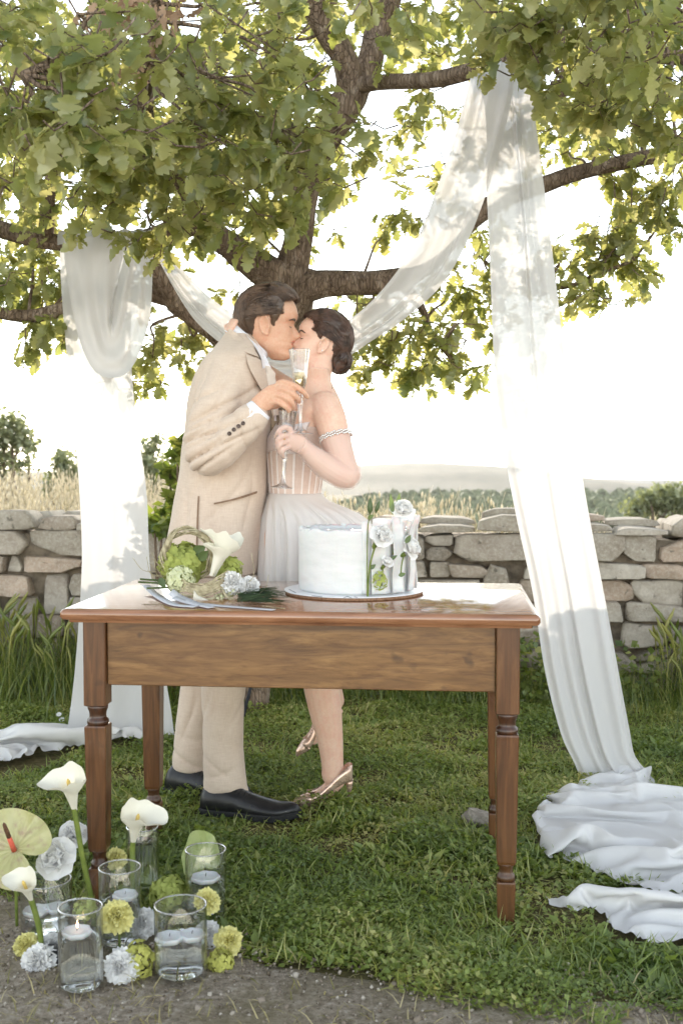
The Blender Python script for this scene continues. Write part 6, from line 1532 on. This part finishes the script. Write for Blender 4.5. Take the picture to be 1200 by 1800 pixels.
for k in range(9):
    x, y = rf.uniform(255, 300), rf.uniform(1000, 1035); b.tube(catmull([tuple(at(x + 20, y, YB + .03)), tuple(at(x - rf.uniform(0, 10), y - rf.uniform(0, 10), YB + .02)), tuple(at(x - rf.uniform(8, 26), y - rf.uniform(10, 40), YB + .02))], 4), .0008, 4)
for (x0, y0, x1, y1, x2, y2) in ((375, 1020, 378, 960, 352, 940), (430, 1030, 446, 1010, 442, 972), (415, 1030, 425, 1000, 420, 990), (455, 1045, 468, 1030, 472, 1010)):
    b.tube(catmull([tuple(at(x0, y0, YB - .02)), tuple(at(x1, y1, YB - .03)), tuple(at(x2, y2, YB - .03))], 5), .0008, 4)
tag(obj('thin_grass', b, VINE, bq), kind='stuff')
for lf in ((at(340, 975, YB + .02), at(362, 960, YB), (0, -1, .2), .016), (at(350, 985, YB), at(366, 968, YB - .02), (0, -1, .1), .013), (at(280, 1016, YB), at(292, 1034, YB - .04), (0, -1, .1), .010), (at(430, 1035, YB), at(424, 1046, YB - .03), (0, -1, .2), .012)): obj('leaf', leaf_mb(MB(), *lf), GLEAF, bq)
RIB = thin_mat('white satin ribbon', (.74, .75, .80), (.7, .7, .74), .3, 0, gloss=.08, rough=.3)
def ribbon(pts, w_):
    """a flat band through points (px, py, Y or None for the table top, tilt)"""
    q = catmull([tuple(on_table(x, y, h) if Y is None else at(x, y, Y)) + (tl_,) for x, y, Y, h, tl_ in pts], 7); R = []
    for i, p in enumerate(q):
        P = Vector(p[:3]); T = (Vector(q[min(i + 1, len(q) - 1)][:3]) - Vector(q[max(i - 1, 0)][:3])).normalized(); s = T.cross(EY)
        if s.length < .05: s = T.cross(EX)
        s.normalize(); n_ = s.cross(T); d = (s * math.cos(p[3]) + n_ * math.sin(p[3])) * w_; n2 = T.cross(d).normalized() * .0006
        R.append([P - d + n2, P + d + n2, P + d - n2, P - d - n2])
    return MB().loft(R)
obj('ribbon', ribbon([(306, 1050, None, .010, 1.2), (330, 1058, None, .004, 1.45), (380, 1064, None, .003, 1.52), (430, 1068, None, .003, 1.55), (481, 1072, None, .003, 1.57)], .010), RIB, bq)
obj('ribbon', ribbon([(256, 1028, None, .020, 1.35), (274, 1045, None, .007, 1.5), (305, 1062, None, .004, 1.55), (345, 1066, None, .005, 1.5)], .0125), RIB, bq)
obj('ribbon', ribbon([(300, 1040, YB - .05, 0, .5), (318, 1052, YB - .07, 0, .9), (340, 1060, None, .006, 1.35), (372, 1068, None, .004, 1.5)], .011), RIB, bq)

# ------------------------------------------------------------------ glass cylinders with floating candles
CANDLE = mottled('white wax', (.72, .73, .76), (.80, .81, .82), 20, .45, .4, .001, 40, Subsurface_Weight=.2, Subsurface_Scale=.01)
WICK = mottled('black wick', (.02, .018, .016), (.04, .035, .03), 60, .9)
FLM = bpy.data.materials.new('flame'); FLM.use_nodes = True; p_ = FLM.node_tree.nodes['Principled BSDF']; p_.inputs['Emission Color'].default_value = (1, .62, .32, 1); p_.inputs['Emission Strength'].default_value = 3.0
RIMG = thin_glass('rounded glass rim', (.9, .92, .92), 1.5, 5.0)
def vase(label, xl, xr, y_rim, y_base, y_water, candles, stems=()):
    """y_rim: middle of the rim ellipse; y_base: the foot's front edge"""
    Yf = ground_at(600, y_base).y; r = (xr - xl) / 2 / F_PX * (Yf + .05); Y = Yf + r; c = at((xl + xr) / 2, 1000, Y); c.z = 0
    H = at(0, y_rim, Y).z; hw = at(0, y_water, Y).z; th = .0030
    t = thing('glass_vase', label, 'vase', (c.x, c.y, .004), 'glass cylinders with floating candles'); c.z = .004; H -= .004; hw -= .004
    obj('glass', MB().lathe([(.001, 0), (r - .004, 0), (r - .001, .0015), (r, .006), (r, H - .002), (r - .0008, H), (r - th + .0006, H), (r - th, H - .002), (r - th, .018), (r - th - .004, .0125), (.001, .0115)], 64, c), GLASS, t)
    RM = MB().tube([c + Vector(((r - th / 2) * math.cos(2 * PI * j / 64), (r - th / 2) * math.sin(2 * PI * j / 64), H)) for j in range(65)], .0021, 7, False); obj('rim', RM, RIMG, t)
    e = .0006
    obj('water', MB().lathe([(.001, .0119), (r - th - .004, .0130), (r - th - e, .0182), (r - th - e, hw - .0005), (r - th - e - .0006, hw), (.001, hw - .0003)], 64, c), WATER, t)
    for k, (dx, dy, cr, lit) in enumerate(candles):
        cc = c + Vector((dx * (r - th), dy * (r - th), hw - .005)); q = thing('floating_candle', label_c(label, k, len(candles), lit), 'candle', tuple(cc), 'floating candles in the glass cylinders'); b = MB(); R = []
        for rr, z in ((.001, .0), (.55, .0), (.86, .004), (1.0, .012), (.98, .0165), (.90, .018), (.80, .0155), (.4, .0150), (.001, .0150)):
            R.append([cc + Vector((cr * rr * (1 + .06 * math.cos(7 * a) * rr) * math.cos(a), cr * rr * (1 + .06 * math.cos(7 * a) * rr) * math.sin(a), z)) for a in [2 * PI * j / 56 for j in range(56)]])
        obj('wax', b.loft(R), CANDLE, q); obj('wick', MB().tube([cc + Vector((0, 0, .014)), cc + Vector((.0006, 0, .019)), cc + Vector((.0015, .0005, .023))], .0008, 5), WICK, q)
        if lit: obj('flame', MB().lathe([(.0002, .020), (.0022, .024), (.0026, .027), (.0016, .033), (.0002, .039)], 10, cc + Vector((.0012, 0, 0))), FLM, q)
    return c, r, hw
def label_c(l, k, n, lit):
    side = '' if n == 1 else ('left ' if k == 0 else 'right ')
    return side + ('lit' if lit else 'unlit') + ' floating candle in the ' + l.split(',')[0].replace('glass cylinder ', 'cylinder ').replace(' nearest the path', '').replace(' standing alone', '').replace(' by the green leaf', '').replace(' behind the yellow carnation', '').replace(' under the white roses', '')
vase('tall slim glass cylinder behind the others, filled nearly to the rim', 218, 275, 1453, 1596, 1479, ())
vase('glass cylinder farthest right by the green leaf, half full of water', 322, 395, 1493, 1634, 1546, ((.0, -.1, .036, False),))
vase('glass cylinder in the middle row behind the yellow carnation', 168, 243, 1524, 1680, 1580, ((.25, .1, .030, False),))
vase('wide glass cylinder farthest left under the white roses', 29, 119, 1546, 1660, 1604, ((-.38, -.1, .033, False), (.4, .2, .030, False)))
vase('glass cylinder front left nearest the path, with a lit candle', 95, 174, 1594, 1762, 1642, ((-.15, -.1, .032, True),))
vase('wide glass cylinder front right standing alone, with clustered candles', 266, 360, 1590, 1740, 1650, ((-.42, -.2, .032, False), (.45, .05, .030, False)))

# ------------------------------------------------------------------ flowers standing among the vases
def gpt(px, py, Y): p = at(px, py, Y); p.z = .004; return p
def carn(label, px, py, Y, rpx, mat, d, foot_px, group, name='carnation'):
    c = at(px, py, Y); R = rpx / F_PX * Y; dv = Vector(d).normalized()
    return flower(name, label, 'flower', carnation_mb(c, dv, R, rf.uniform(0, 6)), mat, [c - dv * R * .5, c - dv * R * 1.2, gpt(foot_px, py, Y + .02)], group, .0026, (c - dv * R * .45, dv, R * .42))
gw, gy = 'white carnations among the vases', 'yellow carnations among the vases'
carn('white carnation low at the left front, over a square black holder', 66, 1690, 2.58, 35, WHITE, (-.25, -.8, .35), 76, gw)
carn('white carnation half hidden behind the front left glass cylinder', 92, 1662, 2.66, 27, WHITE, (.2, -.6, .6), 92, gw)
carn('white carnation between the two front glass cylinders, in front', 211, 1700, 2.50, 34, WHITE, (-.1, -.85, .4), 222, gw)
carn('white carnation peeping out left of the front right glass cylinder', 252, 1622, 2.72, 29, WHITE, (-.1, -.7, .6), 256, gw)
carn('white carnation peeping out right of the front right glass cylinder', 366, 1642, 2.70, 27, WHITE, (.3, -.7, .5), 366, gw)
carn('pale yellow carnation at the left edge above the white carnation', 44, 1660, 2.64, 25, YELL, (-.3, -.5, .7), 60, gy)
carn('pale yellow carnation in front of the middle glass cylinder', 205, 1610, 2.56, 33, YELL, (0, -.65, .75), 210, gy)
carn('pale yellow carnation behind the middle glass cylinder rim', 202, 1508, 2.95, 22, YELL, (0, -.6, .8), 206, gy)
carn('pale yellow carnation between the front right and far right cylinders', 364, 1582, 2.72, 25, YELL, (.1, -.6, .7), 368, gy)
carn('pale yellow carnation at the right end of the flowers', 403, 1653, 2.62, 27, YELL, (.35, -.7, .5), 392, gy)
def ballf(name, label, px, py, Y, rpx, mat, n, sq, seed, foot, group=None):
    c = at(px, py, Y); R = rpx / F_PX * Y; return flower(name, label, 'flower', floret_ball(c, R, n, .30, sq, seed), mat, [c, gpt(foot, py, Y + .01)], group, .003)
ballf('hydrangea', 'lime green hydrangea head behind the front right glass cylinder', 297, 1572, 2.86, 34, LIME, 120, .9, 21, 297)
ballf('hydrangea', 'small lime green hydrangea behind the lit front left cylinder', 150, 1598, 2.66, 22, LIME, 60, .9, 22, 150)
VIB2 = petal_mat('yellow green floret', (.56, .56, .16), (.58, .58, .16), vary=40, var_amt=.2)
ballf('viburnum', 'long yellow green flower cluster right of the front white carnation', 243, 1692, 2.53, 27, VIB2, 90, 1.5, 23, 240)
ballf('viburnum', 'yellow green flower cluster below the rightmost yellow carnation', 388, 1690, 2.58, 24, VIB2, 70, .9, 24, 388)
def rosef(label, px, py, Y, rpx, d, st):
    c = at(px, py, Y); R = rpx / F_PX * Y; dv = Vector(d).normalized(); return flower('rose', label, 'flower', rose_mb(c, dv, R, rf.uniform(0, 6), .8), WHITE, [c - dv * R * .5] + st, 'white roses over the left cylinder', .003, (c - dv * R * .4, dv, R * .4))
rosef('large ruffled white rose over the wide left glass cylinder', 98, 1508, 2.80, 38, (-.2, -.8, .45), [at(88, 1540, 2.84), at(84, 1600, 2.86), gpt(82, 1650, 2.87)])
rosef('smaller white rose behind the tall calla stem', 130, 1466, 2.92, 25, (.25, -.75, .5), [at(128, 1500, 2.94), gpt(124, 1600, 2.95)])
calla('tallest calla lily, its mouth turned left in front of the table leg', (131, 1424), (117, 1358), 2.78, [at(134, 1440, 2.78), at(146, 1510, 2.79), at(160, 1575, 2.80), gpt(166, 1600, 2.80)], 1.12, PI)
calla('white calla lily above the tall slim glass cylinder', (234, 1482), (246, 1418), 2.84, [at(233, 1495, 2.84), at(234, 1540, 2.83), at(233, 1600, 2.82), gpt(232, 1640, 2.80)], 1.08, .25)
calla('small calla lily at the left edge, its petals spread wide', (56, 1584), (36, 1538), 2.60, [at(60, 1596, 2.60), at(68, 1625, 2.60), at(72, 1650, 2.60), gpt(74, 1690, 2.60)], 1.05, PI - .5)
def anth_mat(name, a, c_, vein):
    m, nt, out = new_mat(name); v = coords(nt); n1 = tex(nt, v, 14, 4, .6, .5); n2 = tex(nt, v, 46, 3)
    col = ramp(nt, n1, [(.32, a), (.68, c_)]); col = mixc(nt, ramp(nt, n2, [(.5, (0, 0, 0)), (.72, (.7, .7, .7))]), col, vein)
    p = principled(nt, None, col, .22, .5, bump(nt, n2, .5, .003), Coat_Weight=.3, Coat_Roughness=.1); t = nt.nodes.new('ShaderNodeBsdfTranslucent'); nt.links.new(col, t.inputs[0])
    nt.links.new(add_shaders(nt, .25, p.outputs[0], t.outputs[0]), out.inputs[0]); return m
ANTH = anth_mat('mottled green spathe', srgb(176, 174, 112), srgb(196, 192, 140), srgb(164, 132, 112)); ANTL = anth_mat('pale green spathe', srgb(170, 184, 112), srgb(188, 198, 132), srgb(150, 170, 96))
SPR = mottled('red spadix', srgb(214, 92, 74), srgb(226, 116, 92), 150, .7, .3, .0015, 400); SPB = mottled('brown spadix', srgb(92, 66, 50), srgb(120, 88, 66), 150, .7, .3, .0015, 400)
def heart(c, M, R, cup, seed):
    b = MB(); rows = []; n = 56; m = 12
    for j in range(m + 1):
        k = j / m; row = []
        for i in range(n + 1):
            a = 2 * PI * i / n - PI; rad = (1.18 - .95 * math.exp(-(abs(abs(a) - PI) / .34) ** 1.3)) * (1 + .10 * math.cos(2 * a)) * (1 + .18 * math.exp(-(a / .35) ** 2))
            x, y = math.cos(a) * rad * k * .95, math.sin(a) * rad * k
            row.append(M @ Vector((x, y, cup * k * k + .05 * k * math.sin(5 * a + seed) * k + .03 * math.cos(9 * a) * k * k + .022 * math.cos(18 * a + 1) * math.sin(PI * k))))
        rows.append(row)
    return b.loft(rows, cap=False, closed=False)
c = at(27, 1493, 2.76); t = thing('anthurium', 'large glossy green anthurium with a red and brown spadix at the left edge', 'flower', tuple(gpt(30, 1600, 2.80)), None)
M = Matrix.Translation(c) @ Matrix(((.20, .97, -.1), (.30, -.05, -.95), (.93, -.22, .28))).transposed().to_4x4() if False else frame_to(c, (-.05, -.92, .38), .088, 0) @ Matrix.Rotation(math.radians(150), 4, 'Z')
obj('spathe', heart(c, M, 1, .10, 1), ANTH, t)
s0, s1 = c + Vector((0, -.008, 0)), at(7, 1447, 2.70); obj('spadix', MB().tube([lerp(s0, s1, k) for k in (0, .25, .5)], [.0065, .0062, .0058], 10), SPR, t); obj('spadix_tip', MB().tube([lerp(s0, s1, k) for k in (.5, .75, .95, 1)], [.0058, .0054, .0044, .002], 10), SPB, t)
obj('stem', MB().tube(catmull([tuple(c + Vector((0, .004, 0))), tuple(at(28, 1530, 2.79)), tuple(gpt(30, 1600, 2.80))], 5), .004, 8), STEM, t)
c = at(358, 1512, 2.96); t = thing('anthurium', 'pale green anthurium spathe seen from behind the far right cylinder', 'flower', tuple(gpt(372, 1600, 2.98)), None)
obj('spathe', heart(c, frame_to(c, (-.62, -.66, .45), .062, 0) @ Matrix.Rotation(math.radians(100), 4, 'Z'), 1, .16, 4), ANTL, t); obj('stem', MB().tube(catmull([tuple(c), tuple(at(366, 1550, 2.98)), tuple(gpt(372, 1600, 2.98))], 5), .0036, 8), STEM, t)
p = gpt(78, 1722, 2.59); top_h = MB().box(p + Vector((0, .02, .016)), (.056, .05, .034), .2, .003); tag(top_obj('flower_holder', top_h, FOAM, p), 'small square black flower holder under the left white carnation', 'holder', 'black flower holders')
p = gpt(239, 1742, 2.53); tag(top_obj('flower_holder', MB().lathe([(.001, -.002), (.024, -.002), (.0255, .002), (.0255, .012), (.0235, .014), (.001, .0135)], 32, p + Vector((0, .02, 0))), FOAM, p), 'round black flower holder under the long yellow green cluster', 'holder', 'black flower holders')
# a loose stone by the far table leg
b = MB(); cst = ground_at(842, 1452); rr = random.Random(5)
b.ball((0, 0, 0), 1, 14, 10); b.v = [Vector((p.x * .052, p.y * .04, p.z * .035)) * (1 + .28 * nz(p.x * 1.6 + 2, p.y * 1.6, p.z * 1.6)) for p in b.v]; b.v = [cst + Vector((p.x, p.y, max(p.z, -.02) + .022 + p.x * -.2)) for p in b.v]
st_ = top_obj('stone', b, STONE, cst, smooth_sh=True, angle=30); tag(st_, 'loose grey stone on the grass left of the rear right table leg', 'stone')
# a few daisies in the grass by the left drape
DAI = petal_mat('daisy petal', (.8, .8, .78), (.7, .7, .66))
for k, (x, y, lb) in enumerate(((104, 1256, 'white daisy in the grass left of the table, upper of a pair'), (109, 1265, 'white daisy in the grass left of the table, lower of a pair'), (128, 1246, 'white daisy in the grass close by the left table leg'))):
    c = at(x, y, 4.9); b = MB(); M = frame_to(c, (0, -.6, .8), .013, k)
    for i in range(9): petal(b, M, 2 * PI * i / 9, .1, .3, -.2, .9, .3, .1, 0, 0, k, 2, 2)
    flower('daisy', lb, 'flower', b, DAI, [c, Vector((c.x, c.y + .01, 0))], 'daisies by the left drape', .0012)
